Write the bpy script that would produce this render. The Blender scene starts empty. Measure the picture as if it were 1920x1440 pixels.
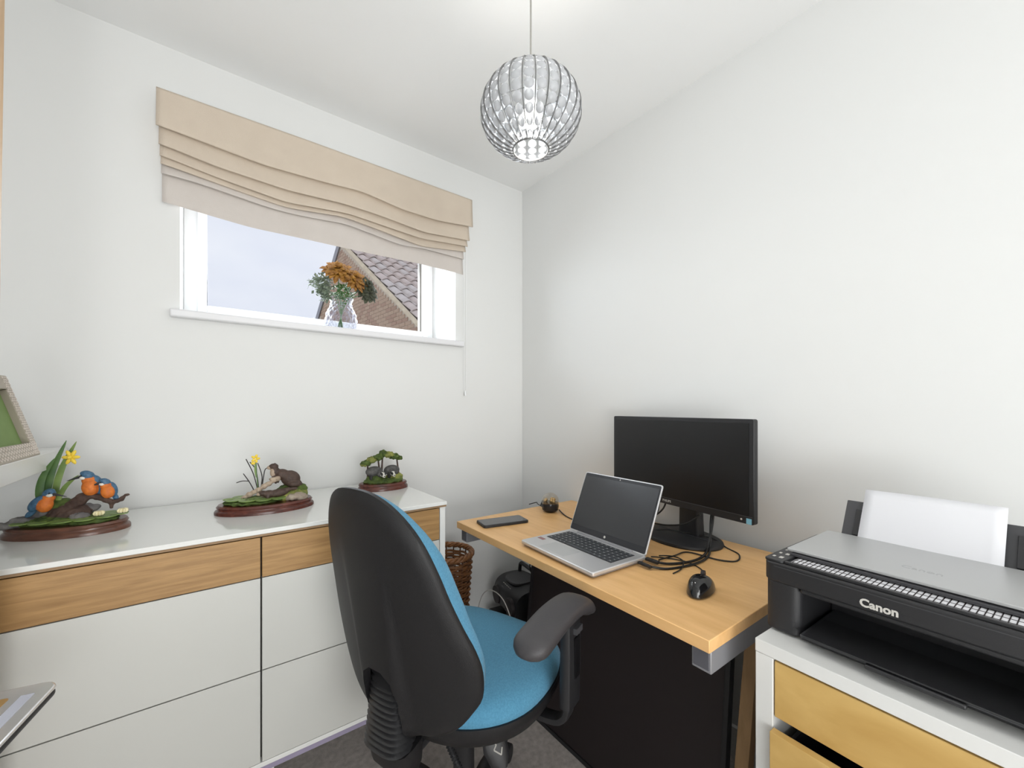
import bpy, bmesh, math, random
from mathutils import Vector, Matrix, Euler, noise as mnoise
PI = math.pi
random.seed(7)
SC = bpy.context.scene
COL = SC.collection
R = math.radians

# ------------------------------------------------------------------ camera
H = 1.17
cam_d = bpy.data.cameras.new('camera'); cam = bpy.data.objects.new('camera', cam_d); COL.objects.link(cam)
cam_d.sensor_width = 36; cam_d.lens = 760 / 1920 * 36; cam_d.shift_y = 45 / 1920; cam_d.clip_start = 0.02
cam.location = (0, 0, H); cam.rotation_euler = (R(90), 0, -R(90 - 53.03))
SC.camera = cam
# ------------------------------------------------------------------ colour + world
SC.view_settings.view_transform = 'Standard'; SC.view_settings.look = 'None'
SC.view_settings.exposure = 0.02; SC.view_settings.gamma = 1.0; SC.view_settings.use_curve_mapping = False
W = bpy.data.worlds.new('world'); SC.world = W; W.use_nodes = True
nt = W.node_tree; nt.nodes.clear()
wo = nt.nodes.new('ShaderNodeOutputWorld'); bg = nt.nodes.new('ShaderNodeBackground')
tc = nt.nodes.new('ShaderNodeTexCoord'); mp = nt.nodes.new('ShaderNodeMapping'); mp.inputs['Scale'].default_value = (1, 1, 2.2)
nz = nt.nodes.new('ShaderNodeTexNoise'); nz.inputs['Scale'].default_value = 2.2; nz.inputs['Detail'].default_value = 4
rp = nt.nodes.new('ShaderNodeValToRGB')
rp.color_ramp.elements[0].position = .35; rp.color_ramp.elements[0].color = (.70, .735, .85, 1)
rp.color_ramp.elements[1].position = .65; rp.color_ramp.elements[1].color = (.84, .86, .92, 1)
nt.links.new(tc.outputs['Generated'], mp.inputs[0]); nt.links.new(mp.outputs[0], nz.inputs['Vector'])
nt.links.new(nz.outputs['Fac'], rp.inputs[0]); nt.links.new(rp.outputs[0], bg.inputs['Color']); nt.links.new(bg.outputs[0], wo.inputs[0])
bg.inputs['Strength'].default_value = 1.05

def area(name, loc, target, sx, sy, power, col=(1, 1, 1)):
    d = bpy.data.lights.new(name, 'AREA'); d.shape = 'RECTANGLE'; d.size = sx; d.size_y = sy; d.energy = power; d.color = col
    o = bpy.data.objects.new(name, d); COL.objects.link(o); o.location = loc
    o.rotation_euler = (Vector(target) - Vector(loc)).to_track_quat('-Z', 'Y').to_euler()
    return o
# added fill lamps behind the camera, no source there; then daylight at the window
area('fill_behind_camera', (.10, -2.9, 1.1), (.10, 1.7, 1.05), 1.3, 2.0, 43, (.99, 1, 1))  # unseen rear panel, added to light the walls evenly
area('fill_ceiling_up', (-.15, -.9, .8), (.05, .45, 2.36), 1.0, .8, 16.5, (.985, 1, 1))  # added upward fill that brightens the ceiling
area('daylight_window', (.45, 2.12, 1.72), (.45, 0, 1.3), .9, .34, 12, (.9, .95, 1))
pl = bpy.data.lights.new('bulb_light', 'POINT'); pl.energy = 4.5; pl.shadow_soft_size = .04; pl.color = (1, .96, .9)
plo = bpy.data.objects.new('bulb_light', pl); COL.objects.link(plo); plo.location = (.645, .779, 1.93)

# ------------------------------------------------------------------ materials
def mat(name, col, rough=.5, metal=0, var=0, vscale=20, bump=0, bscale=200, spec=.5, stretch=None, col2=None, coat=0, **kw):
    m = bpy.data.materials.new(name); m.use_nodes = True; t = m.node_tree; b = t.nodes['Principled BSDF']
    c = (*col, 1)
    b.inputs['Base Color'].default_value = c; b.inputs['Roughness'].default_value = rough; b.inputs['Metallic'].default_value = metal
    b.inputs['Specular IOR Level'].default_value = spec
    if coat: b.inputs['Coat Weight'].default_value = coat; b.inputs['Coat Roughness'].default_value = .05
    for k, v in kw.items():
        b.inputs[k.replace('_', ' ')].default_value = v
    tcn = t.nodes.new('ShaderNodeTexCoord'); mpn = t.nodes.new('ShaderNodeMapping')
    if stretch: mpn.inputs['Scale'].default_value = stretch
    t.links.new(tcn.outputs['Object'], mpn.inputs[0])
    if var or col2:
        n = t.nodes.new('ShaderNodeTexNoise'); n.inputs['Scale'].default_value = vscale; n.inputs['Detail'].default_value = 5
        t.links.new(mpn.outputs[0], n.inputs['Vector'])
        r = t.nodes.new('ShaderNodeValToRGB')
        c2 = col2 or tuple(max(0, x * (1 - var)) for x in col); c1 = col if col2 else tuple(min(1, x * (1 + var)) for x in col)
        r.color_ramp.elements[0].position = .3; r.color_ramp.elements[0].color = (*c2, 1)
        r.color_ramp.elements[1].position = .7; r.color_ramp.elements[1].color = (*c1, 1)
        t.links.new(n.outputs['Fac'], r.inputs[0]); t.links.new(r.outputs[0], b.inputs['Base Color'])
    if bump:
        n2 = t.nodes.new('ShaderNodeTexNoise'); n2.inputs['Scale'].default_value = bscale; n2.inputs['Detail'].default_value = 3
        t.links.new(mpn.outputs[0], n2.inputs['Vector'])
        bn = t.nodes.new('ShaderNodeBump'); bn.inputs['Strength'].default_value = bump; bn.inputs['Distance'].default_value = .002
        t.links.new(n2.outputs['Fac'], bn.inputs['Height']); t.links.new(bn.outputs[0], b.inputs['Normal'])
    return m
def emis(name, col, s):
    m = mat(name, col, .5); b = m.node_tree.nodes['Principled BSDF']
    b.inputs['Emission Color'].default_value = (*col, 1); b.inputs['Emission Strength'].default_value = s
    return m
def glass(name, tint=(1, 1, 1), gloss=.12, rough=.02, edge=True):
    m = bpy.data.materials.new(name); m.use_nodes = True; t = m.node_tree; t.nodes.clear()
    o = t.nodes.new('ShaderNodeOutputMaterial'); a = t.nodes.new('ShaderNodeBsdfTransparent'); g = t.nodes.new('ShaderNodeBsdfGlossy')
    a.inputs['Color'].default_value = (*tint, 1); g.inputs['Roughness'].default_value = rough
    mx = t.nodes.new('ShaderNodeMixShader')
    if edge:
        f = t.nodes.new('ShaderNodeLayerWeight'); f.inputs['Blend'].default_value = gloss; t.links.new(f.outputs['Facing'], mx.inputs[0])
    else: mx.inputs[0].default_value = gloss
    t.links.new(a.outputs[0], mx.inputs[1]); t.links.new(g.outputs[0], mx.inputs[2]); t.links.new(mx.outputs[0], o.inputs[0])
    return m

M = {}
M['wall'] = mat('wall_paint', (.775, .78, .77), .7, bump=.05, bscale=60, spec=.25)
M['ceil'] = mat('ceiling_paint', (.90, .905, .90), .8, spec=.2)
M['carpet'] = mat('grey_carpet', (.62, .57, .54), .95, col2=(.42, .385, .36), vscale=55, bump=1, bscale=420, spec=.1)
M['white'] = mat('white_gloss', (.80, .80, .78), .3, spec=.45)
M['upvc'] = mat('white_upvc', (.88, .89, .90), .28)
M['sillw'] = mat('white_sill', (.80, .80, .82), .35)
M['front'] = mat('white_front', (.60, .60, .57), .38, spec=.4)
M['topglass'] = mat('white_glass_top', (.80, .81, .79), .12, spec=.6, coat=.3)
M['gap'] = mat('shadow_gap', (.03, .028, .025), .8)
M['seam'] = mat('seam_grey', (.22, .21, .19), .6)
def wood(name, c1, c2, stretch, vs=6, rough=.5, band=0):
    m = mat(name, c1, rough, col2=c2, vscale=vs, stretch=stretch, bump=.12, bscale=vs * 4)
    m.node_tree.nodes['Noise Texture'].inputs['Distortion'].default_value = .6
    return m
M['oak'] = wood('oak_front', (.46, .27, .105), (.31, .17, .06), (1.2, 8, 16), 6)
M['oakedge'] = mat('oak_edge', (.30, .19, .10), .6)
M['beech'] = wood('beech_desk', (.88, .54, .24), (.76, .44, .175), (14, 1.6, 8), 3, .38)
M['beechedge'] = wood('beech_edge', (.60, .33, .12), (.50, .27, .09), (8, 1.2, 8), 4, .45)
M['birch'] = wood('birch_drawer', (.72, .48, .17), (.56, .34, .10), (3, 2.2, 6), 3, .5)
M['pine'] = wood('pine', (.62, .42, .24), (.50, .32, .17), (12, 12, 1), 4, .5)
M['plank'] = wood('plank', (.38, .23, .11), (.27, .16, .07), (10, 10, 1), 5, .6)
M['mahog'] = wood('mahogany_base', (.14, .034, .020), (.055, .014, .010), (3, 12, 12), 8, .25)
M['walnut'] = wood('walnut_base', (.16, .065, .04), (.08, .032, .02), (3, 12, 12), 8, .28)
M['blackp'] = mat('black_plastic', (.016, .016, .018), .45, bump=.15, bscale=500)
M['shell'] = mat('black_shell_plastic', (.012, .0115, .0125), .5, spec=.35, bump=.25, bscale=700)
M['armpad'] = mat('grey_black_urethane', (.045, .042, .045), .5, bump=.3, bscale=600)
M['blackg'] = mat('black_gloss', (.008, .008, .009), .08, spec=.6)
M['blackm'] = mat('black_matt', (.018, .012, .013), .6)
M['printer'] = mat('printer_black', (.020, .020, .022), .42, bump=.2, bscale=900)
M['printerg'] = mat('printer_dark_grey', (.055, .055, .06), .45)
M['lid'] = mat('printer_silver_lid', (.50, .505, .505), .4, metal=.35)
M['lid2'] = mat('lid_emboss', (.42, .425, .425), .4, metal=.35)
M['blue'] = mat('blue_fabric', (.105, .31, .47), .85, col2=(.075, .235, .37), vscale=300, bump=.5, bscale=900, spec=.2, Sheen_Weight=.1)
M['silver'] = mat('laptop_silver', (.66, .66, .67), .32, metal=.6)
M['steel'] = mat('grey_steel', (.33, .33, .35), .45, metal=.4)
M['steeld'] = mat('dark_steel_cap', (.10, .10, .115), .5)
M['chrome'] = mat('chrome', (.75, .75, .77), .12, metal=1)
M['ribm'] = mat('dark_nickel', (.20, .20, .20), .3, metal=.7)
M['screen'] = mat('screen_matte', (.006, .006, .007), .33, spec=.5)
M['lapscreen'] = mat('laptop_screen', (.006, .007, .011), .24, spec=.8)
M['bezel'] = mat('laptop_bezel', (.02, .021, .026), .4)
M['key'] = mat('key_dark', (.045, .05, .058), .5)
M['keyl'] = mat('key_legend', (.45, .45, .45), .6)
M['cable'] = mat('cable_black', (.012, .012, .012), .45)
M['cablew'] = mat('cable_white', (.65, .63, .6), .5)
M['paper'] = mat('paper', (.78, .78, .81), .8)
M['blind'] = mat('blind_fabric', (.66, .57, .47), .9, col2=(.63, .54, .445), vscale=14, bump=.35, bscale=600, spec=.1)
M['blind2'] = mat('blind_fabric_lower', (.66, .61, .57), .9, col2=(.63, .58, .54), vscale=14, bump=.35, bscale=600, spec=.1)
for k in ('blind', 'blind2'):   # cloth kept opaque
    b = M[k].node_tree.nodes['Principled BSDF']; b.inputs['Transmission Weight'].default_value = 0.0
M['wicker'] = mat('wicker', (.30, .13, .045), .5, col2=(.15, .06, .022), vscale=40, bump=.3, bscale=120)
M['wickerd'] = mat('wicker_stakes', (.16, .07, .03), .6, col2=(.09, .04, .02), vscale=40)
M['text'] = mat('print_silver', (.62, .60, .56), .5)
M['glass'] = glass('window_glass', (.97, .98, .99), .04)
def cutglass():
    m = bpy.data.materials.new('cut_glass'); m.use_nodes = True; t = m.node_tree; b = t.nodes['Principled BSDF']; o = t.nodes['Material Output']
    b.inputs['Base Color'].default_value = (.50, .50, .58, 1); b.inputs['Roughness'].default_value = .08; b.inputs['Specular IOR Level'].default_value = 1
    a = t.nodes.new('ShaderNodeBsdfTransparent'); a.inputs['Color'].default_value = (.9, .91, .95, 1); mx = t.nodes.new('ShaderNodeMixShader')
    f = t.nodes.new('ShaderNodeLayerWeight'); f.inputs['Blend'].default_value = .55
    t.links.new(f.outputs['Facing'], mx.inputs[0]); t.links.new(a.outputs[0], mx.inputs[1]); t.links.new(b.outputs[0], mx.inputs[2]); t.links.new(mx.outputs[0], o.inputs[0]); return m
M['vase'] = cutglass()
M['acryl'] = mat('acrylic_bead', (.62, .63, .65), .15, spec=.8)
_b = M['acryl'].node_tree.nodes['Principled BSDF']; _b.inputs['Transmission Weight'].default_value = .35; _b.inputs['IOR'].default_value = 1.3
M['acrylf'] = glass('acrylic_film', (.80, .82, .84), .3, .15)
M['bulb'] = emis('bulb_glow', (1, .97, .9), 4)
M['moss'] = mat('moss_green', (.10, .15, .025), .8, col2=(.035, .06, .012), vscale=60, bump=.8, bscale=150)
M['moss2'] = mat('moss_yellow', (.30, .30, .07), .8, col2=(.12, .16, .04), vscale=70, bump=.8, bscale=150)
M['rock'] = mat('grey_rock', (.22, .21, .20), .8, col2=(.10, .095, .10), vscale=50, bump=.6, bscale=90)
M['sand'] = mat('pale_stone', (.42, .36, .28), .8, col2=(.24, .19, .15), vscale=50, bump=.6, bscale=90)
M['bark'] = mat('brown_bark', (.10, .06, .045), .8, col2=(.045, .025, .02), vscale=60, bump=.8, bscale=120)
M['pbark'] = mat('pale_bark', (.52, .42, .32), .8, col2=(.30, .22, .16), vscale=60, bump=.6, bscale=120)
M['leafg'] = mat('leaf_green', (.10, .20, .05), .45, col2=(.04, .10, .03), vscale=25)
M['leafl'] = mat('leaf_light', (.22, .32, .08), .45, col2=(.12, .20, .05), vscale=25)
M['pad'] = mat('lily_pad', (.24, .34, .09), .4, col2=(.12, .20, .05), vscale=60)
M['yellow'] = mat('petal_yellow', (.85, .62, .06), .5)
M['cream'] = mat('petal_cream', (.80, .72, .45), .5)
M['orange'] = mat('kingfisher_orange', (.72, .20, .025), .6, col2=(.5, .12, .02), vscale=120)
M['kblue'] = mat('kingfisher_blue', (.07, .17, .28), .5, col2=(.03, .08, .15), vscale=200)
M['kwhite'] = mat('feather_white', (.75, .72, .65), .6)
M['beak'] = mat('dark_beak', (.03, .03, .035), .4)
M['otter'] = mat('otter_brown', (.085, .05, .036), .6, col2=(.045, .026, .02), vscale=120, bump=.4, bscale=300)
M['otterb'] = mat('otter_bib', (.42, .32, .24), .6)
M['badg'] = mat('badger_grey', (.13, .125, .12), .7, col2=(.05, .05, .05), vscale=90, bump=.5, bscale=250)
M['badw'] = mat('badger_white', (.70, .68, .62), .6)
M['badk'] = mat('badger_black', (.02, .02, .02), .6)
M['sunf'] = mat('sunflower_orange', (.40, .19, .02), .6, col2=(.16, .055, .008), vscale=60)
M['sunc'] = mat('sunflower_centre', (.16, .06, .015), .8, bump=.8, bscale=200)
M['dkfl'] = mat('dark_flower', (.06, .065, .03), .7, col2=(.025, .03, .02), vscale=60)
M['sage'] = mat('sage_leaf', (.20, .24, .17), .7, col2=(.11, .15, .10), vscale=60)
M['brick'] = mat('brick_buff', (.50, .36, .26), .9, col2=(.36, .25, .17), vscale=8)
M['brick2'] = mat('brick_red', (.42, .28, .20), .9, col2=(.33, .21, .15), vscale=8)
M['mortar'] = mat('mortar', (.55, .47, .37), .95)
M['tile'] = mat('concrete_tile', (.66, .56, .51), .9, col2=(.50, .42, .38), vscale=5)
M['tile2'] = mat('concrete_tile_grey', (.66, .60, .56), .9, col2=(.52, .46, .43), vscale=5)
M['verge'] = mat('verge_mortar', (.70, .60, .44), .9, col2=(.55, .46, .33), vscale=6)
M['sticker'] = mat('energy_sticker', (.25, .55, .70), .4)
M['frameb'] = mat('beaded_frame', (.45, .40, .33), .5, metal=.1)
M['bead'] = mat('frame_bead', (.75, .68, .62), .35)
M['green'] = mat('green_mount', (.24, .36, .12), .7, col2=(.19, .29, .09), vscale=10)
M['lav'] = mat('lavender_strip', (.34, .30, .42), .5)
M['gold'] = mat('gold_metal', (.55, .40, .2), .3, metal=.8)

# ------------------------------------------------------------------ mesh helpers
class MB:
    def __init__(s): s.v = []; s.f = []; s.m = []
    def add(s, vs, fs, mi=0, T=None):
        k = len(s.v)
        s.v += [tuple(T @ Vector(p)) if T else tuple(p) for p in vs]
        s.f += [tuple(i + k for i in f) for f in fs]; s.m += [mi] * len(fs); return s
    def box(s, x0, x1, y0, y1, z0, z1, mi=0, T=None):
        vs = [(x, y, z) for z in (z0, z1) for y in (y0, y1) for x in (x0, x1)]
        return s.add(vs, [(0, 2, 3, 1), (4, 5, 7, 6), (0, 1, 5, 4), (2, 6, 7, 3), (0, 4, 6, 2), (1, 3, 7, 5)], mi, T)
    def loft(s, pts, rad, n=12, mi=0, e=2.0, side=None, caps=True, closed=False, T=None):
        pts = [Vector(p) for p in pts]; N = len(pts); vs = []; fs = []
        prev = None
        for i, p in enumerate(pts):
            if closed: t = pts[(i + 1) % N] - pts[i - 1]
            else: t = pts[min(i + 1, N - 1)] - pts[max(i - 1, 0)]
            if t.length < 1e-9: t = Vector((0, 0, 1))
            t.normalize()
            if side is not None: a = Vector(side)
            elif prev is not None: a = prev
            else: a = Vector((1, 0, 0)) if abs(t.x) < .8 else Vector((0, 1, 0))
            a = a - t * a.dot(t)
            if a.length < 1e-6: a = t.orthogonal()
            a.normalize(); prev = a; b = t.cross(a)
            r = rad[i] if isinstance(rad, (list, tuple)) and not (len(rad) == 2 and not isinstance(rad[0], (tuple, list)) and N != 2) else rad
            ra, rb = r if isinstance(r, (tuple, list)) else (r, r)
            for j in range(n):
                u = 2 * PI * j / n; c, d = math.cos(u), math.sin(u)
                c = math.copysign(abs(c) ** (2 / e), c); d = math.copysign(abs(d) ** (2 / e), d)
                vs.append(p + a * ra * c + b * rb * d)
        for i in range(N if closed else N - 1):
            k = (i + 1) % N
            for j in range(n):
                l = (j + 1) % n; fs.append((i * n + j, i * n + l, k * n + l, k * n + j))
        if caps and not closed:
            fs.append(tuple(reversed(range(n)))); fs.append(tuple((N - 1) * n + j for j in range(n)))
        return s.add(vs, fs, mi, T)
    def cyl(s, p0, p1, r0, r1=None, n=20, mi=0, T=None):
        return s.loft([p0, p1], [r0, r0 if r1 is None else r1], n, mi, T=T)
    def lathe(s, prof, n=32, c=(0, 0, 0), mi=0, sx=1, sy=1, T=None):
        vs = []; fs = []; N = len(prof)
        for r, z in prof:
            for j in range(n):
                u = 2 * PI * j / n; vs.append((c[0] + sx * r * math.cos(u), c[1] + sy * r * math.sin(u), c[2] + z))
        for i in range(N - 1):
            for j in range(n):
                l = (j + 1) % n; fs.append((i * n + j, i * n + l, (i + 1) * n + l, (i + 1) * n + j))
        if prof[0][0] > 1e-6: fs.append(tuple(reversed(range(n))))
        if prof[-1][0] > 1e-6: fs.append(tuple((N - 1) * n + j for j in range(n)))
        return s.add(vs, fs, mi, T)
    def ell(s, c, r, n=16, m=10, mi=0, T=None, rot=None):
        vs = [(0, 0, 1)]; fs = []
        for i in range(1, m):
            a = PI * i / m
            for j in range(n):
                u = 2 * PI * j / n; vs.append((math.sin(a) * math.cos(u), math.sin(a) * math.sin(u), math.cos(a)))
        vs.append((0, 0, -1)); L = len(vs) - 1
        for j in range(n):
            l = (j + 1) % n; fs.append((0, 1 + j, 1 + l)); fs.append((L, 1 + (m - 2) * n + l, 1 + (m - 2) * n + j))
            for i in range(m - 2): fs.append((1 + i * n + j, 1 + (i + 1) * n + j, 1 + (i + 1) * n + l, 1 + i * n + l))
        q = Matrix.Translation(c) @ (Euler(rot).to_matrix().to_4x4() if rot else Matrix()) @ Matrix.Diagonal((*r, 1))
        vs = [q @ Vector(p) for p in vs]
        return s.add(vs, fs, mi, T)
    def prism(s, poly, z0, z1, mi=0, T=None):
        n = len(poly); vs = [(x, y, z0) for x, y in poly] + [(x, y, z1) for x, y in poly]
        fs = [tuple(reversed(range(n))), tuple(range(n, 2 * n))] + [(i, (i + 1) % n, n + (i + 1) % n, n + i) for i in range(n)]
        return s.add(vs, fs, mi, T)
    def grid(s, fn, nu, nv, mi=0, T=None, cu=False):
        vs = []; fs = []
        for i in range(nu + (0 if cu else 1)):
            for j in range(nv + 1): vs.append(fn(i / nu, j / nv))
        K = nu if cu else nu + 1
        for i in range(nu):
            k = (i + 1) % K
            for j in range(nv): fs.append((i * (nv + 1) + j, k * (nv + 1) + j, k * (nv + 1) + j + 1, i * (nv + 1) + j + 1))
        return s.add(vs, fs, mi, T)
    def mesh(s, name, mats, smooth=True, ang=38):
        me = bpy.data.meshes.new(name); me.from_pydata([tuple(p) for p in s.v], [], s.f)
        for m in (mats if isinstance(mats, (list, tuple)) else [mats]): me.materials.append(m)
        for p, i in zip(me.polygons, s.m): p.material_index = i
        bm = bmesh.new(); bm.from_mesh(me); bmesh.ops.remove_doubles(bm, verts=bm.verts, dist=1e-6)
        bmesh.ops.recalc_face_normals(bm, faces=bm.faces); bm.to_mesh(me); bm.free()
        if smooth:
            me.polygons.foreach_set('use_smooth', [True] * len(me.polygons)); me.set_sharp_from_angle(angle=R(ang))
        me.update(); return me
    def build(s, name, mats, parent=None, bevel=0, seg=2, smooth=True, solid=0, sub=0, ang=38, **props):
        me = s.mesh(name, mats, smooth, ang)
        return link(name, me, parent, bevel, seg, solid, sub, **props)
def link(name, me, parent=None, bevel=0, seg=2, solid=0, sub=0, **props):
    o = bpy.data.objects.new(name, me); COL.objects.link(o)
    if parent: o.parent = parent
    if solid: q = o.modifiers.new('solid', 'SOLIDIFY'); q.thickness = abs(solid); q.offset = 1 if solid > 0 else -1
    if bevel:
        q = o.modifiers.new('bevel', 'BEVEL'); q.width = bevel; q.segments = seg; q.limit_method = 'ANGLE'; q.angle_limit = R(40); q.harden_normals = False
    if sub: q = o.modifiers.new('sub', 'SUBSURF'); q.levels = q.render_levels = sub
    for k, v in props.items(): o[k] = v
    return o
def box(name, x0, x1, y0, y1, z0, z1, m, parent=None, bevel=0, T=None, **p):
    return MB().box(x0, x1, y0, y1, z0, z1, T=T).build(name, m, parent, bevel, **p)
def thing(name, loc, rz, label, cat, group=None):
    o = bpy.data.objects.new(name, None); COL.objects.link(o); o.empty_display_size = .05
    o.location = loc; o.rotation_euler = (0, 0, rz); o['label'] = label; o['category'] = cat
    if group: o['group'] = group
    return o
def T_(loc=(0, 0, 0), rot=(0, 0, 0), sc=(1, 1, 1)):
    return Matrix.Translation(loc) @ Euler(rot).to_matrix().to_4x4() @ Matrix.Diagonal((*sc, 1))
def smoothpath(pts, n=8, closed=False):
    P = [Vector(p) for p in pts]; out = []; N = len(P)
    for i in range(N if closed else N - 1):
        if closed: a, b, c, d = P[i - 1], P[i], P[(i + 1) % N], P[(i + 2) % N]
        else: a, b, c, d = P[max(i - 1, 0)], P[i], P[i + 1], P[min(i + 2, N - 1)]
        for k in range(n):
            t = k / n
            out.append(.5 * ((2 * b) + (c - a) * t + (2 * a - 5 * b + 4 * c - d) * t * t + (3 * b - a - 3 * c + d) * t ** 3))
    if not closed: out.append(P[-1])
    return out
def interp(tab, x):
    if x <= tab[0][0]: return tab[0][1]
    for (a, b), (c, d) in zip(tab, tab[1:]):
        if x <= c: return b + (d - b) * (x - a) / (c - a)
    return tab[-1][1]
def evaluated(o):
    dg = bpy.context.evaluated_depsgraph_get(); me = bpy.data.meshes.new_from_object(o.evaluated_get(dg)); return me
def blob(name, ells, mats, parent, vox=.003, smooth=2, jitter=0, jscale=60, **props):
    """ells: (centre, radii, rot, material index) -> one continuous remeshed body"""
    mb = MB()
    for e in ells: mb.ell(e[0], e[1], 16, 10, rot=e[2])
    me = mb.mesh('tmp', mats[0], False); o = bpy.data.objects.new('tmp', me); COL.objects.link(o)
    q = o.modifiers.new('r', 'REMESH'); q.mode = 'VOXEL'; q.voxel_size = vox; q.use_smooth_shade = True
    q = o.modifiers.new('s', 'SMOOTH'); q.iterations = smooth; q.factor = .5
    out = evaluated(o); out.name = name; bpy.data.objects.remove(o); bpy.data.meshes.remove(me)
    out.materials.clear()
    for m in mats: out.materials.append(m)
    inv = [((Matrix.Translation(e[0]) @ (Euler(e[2]).to_matrix().to_4x4() if e[2] else Matrix()) @ Matrix.Diagonal((*e[1], 1))).inverted(), e[3], min(e[1])) for e in ells]
    if len(mats) > 1:
        for p in out.polygons:
            c = p.center; best = min(inv, key=lambda q: ((q[0] @ c).length - 1) * q[2]); p.material_index = best[1]
    if jitter:
        for v in out.vertices: v.co += v.normal * jitter * mnoise.noise(v.co * jscale)
    return link(name, out, parent, **props)
def text(name, body, size, m, parent, T, extrude=.0004, offset=0, shear=0):
    c = bpy.data.curves.new('t', 'FONT'); c.body = body; c.size = size; c.extrude = extrude; c.offset = offset; c.shear = shear
    c.align_x = 'CENTER'; c.align_y = 'CENTER'; c.resolution_u = 3
    o = bpy.data.objects.new('t', c); COL.objects.link(o); me = evaluated(o); bpy.data.objects.remove(o)
    me.transform(T); me.materials.clear(); me.materials.append(m); me.name = name
    return link(name, me, parent)
def struct(o): o['kind'] = 'structure'; return o
def rrect(x0, x1, y0, y1, r, n=5):
    P = []
    for cx, cy, a in ((x1 - r, y1 - r, 0), (x0 + r, y1 - r, 90), (x0 + r, y0 + r, 180), (x1 - r, y0 + r, 270)):
        for i in range(n + 1):
            u = R(a + 90 * i / n); P.append((cx + r * math.cos(u), cy + r * math.sin(u)))
    return P

# ================================================================== the room
CEIL = 2.36; YA = 1.751; XL = -.60; YB = -3.0
WX = lambda y: 1.40 - .0334 * (y - 1.40)          # face of the right wall
struct(box('floor', XL - .1, 1.75, YB - .1, YA + .3, -.1, 0, M['carpet']))
struct(box('ceiling', XL - .1, 1.75, YB - .1, YA + .3, CEIL, CEIL + .1, M['ceil']))
# wall with the window opening, 0.26 m deep reveal
wx0, wx1, wz0, wz1 = -.072, .972, 1.497, 2.12
mb = MB(); mb.box(XL - .1, wx0, YA, YA + .30, 0, CEIL); mb.box(wx1, 1.75, YA, YA + .30, 0, CEIL)
mb.box(wx0, wx1, YA, YA + .30, 0, wz0); mb.box(wx0, wx1, YA, YA + .30, wz1, CEIL)
struct(mb.build('wall_window_side', M['wall'], smooth=False))
mb = MB(); mb.prism([(WX(YA), YA), (WX(YB), YB), (WX(YB) + .12, YB), (WX(YA) + .12, YA)], 0, CEIL)
struct(mb.build('wall_right', M['wall'], smooth=False))
struct(box('wall_left', XL - .1, XL, YB, YA, 0, CEIL, M['wall']))
mb = MB(); mb.box(XL - .1, 1.75, YB - .1, YB, 0, CEIL)
struct(mb.build('wall_rear', M['wall'], smooth=False))
# baseboards
struct(box('baseboard_window_side', XL, 1.385, YA - .015, YA, 0, .10, M['white'], bevel=.004))
mb = MB(); mb.prism([(WX(YA - .016), YA - .016), (WX(YB), YB), (WX(YB) - .015, YB), (WX(YA - .016) - .015, YA - .016)], 0, .10)
struct(mb.build('baseboard_right', M['white'], smooth=False))

# window
wf = MB(); yf0, yf1 = 2.0, 2.05
gx0, gx1, gz0, gz1 = .0, .908, 1.572, 2.05
for (a, b, c, d) in ((wx0, gx0, wz0, wz1), (gx1, wx1, wz0, wz1), (gx0, gx1, wz0, gz0), (gx0, gx1, gz1, wz1)): wf.box(a, b, yf0, yf1, c, d)
# sash bead step
for (a, b, c, d) in ((gx0 - .03, gx0, wz0 + .03, wz1 - .03), (gx1, gx1 + .03, wz0 + .03, wz1 - .03), (gx0, gx1, gz0 - .03, gz0)):
    wf.box(a, b, yf0 - .012, yf0, c, d)
win = struct(wf.build('window_1', M['upvc'], bevel=.003))
gk = MB()
for (a, b, c, d) in ((gx1 - .009, gx1, gz0, gz1),): gk.box(a, b, yf0 + .004, yf0 + .02, c, d)
gk.build('rubber_gasket', M['seam'], win)
box('pane', gx0, gx1, yf0 + .022, yf0 + .028, gz0, gz1, M['glass'], win)
sl = MB().box(-.098, 1.008, 1.722, 2.0, 1.470, 1.4965)
sl.build('window_sill', M['sillw'], win, bevel=.006, seg=3)

# pine door lining at the far left
T = Matrix.Translation((-.3150, 1.135, 0)) @ Matrix.Rotation(R(.58), 4, 'Y')
dr = MB().box(-.05, 0, -.02, .02, .005, 2.345, T=T)
dob = struct(dr.build('trim_1', M['pine'], bevel=.004))
dob.location = (0, 0, 0)

# white floating shelf on the left wall
sh = thing('floating_shelf', (-.464, 1.46, 1.010), 0, 'thick white floating shelf on the left wall above the sideboard', 'shelf')
box('shelf_board', -.134, .135, -.28, .288, 0, .045, M['white'], sh, bevel=.002)

# ================================================================== neighbouring house (seen through the window)
hs = thing('neighbouring_house', (2.997, 6.506, -2.8), 0, 'brick gabled house with a pantiled roof seen through the window', 'house')
g = Vector((-.097, .995, 0)); rd = Vector((.995, .097, 0)); up = Vector((0, 0, 1)); out = Vector((-.995, -.097, 0))
N0 = Vector((0, 0, 2.505 + 2.8)); AP = Vector((0, 0, 0)) + g * 3.9 + up * (5.197 + 2.8)
FARg = 5.625 + 1.4; pitchL = .93; FARz = 5.197 + 2.8 - pitchL * (FARg - 3.9)
E0 = N0 - g * 1.0 - up * .69; 
def gp(t, z, d=0): return g * t + up * z + out * d
gw = MB(); pl2 = [(-1.0, 0), (FARg, 0), (FARg, FARz), (3.9, 5.197 + 2.8), (-1.0, 5.305 - .69)]
vs = [gp(t, z, 0) for t, z in pl2] + [gp(t, z, -6) for t, z in pl2]
n = len(pl2); gw.add(vs, [tuple(range(n)), tuple(range(2 * n - 1, n - 1, -1))] + [(i, (i + 1) % n, n + (i + 1) % n, n + i) for i in range(n)])
gable = gw.build('gable_wall', M['mortar'], hs, smooth=False)
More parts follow.
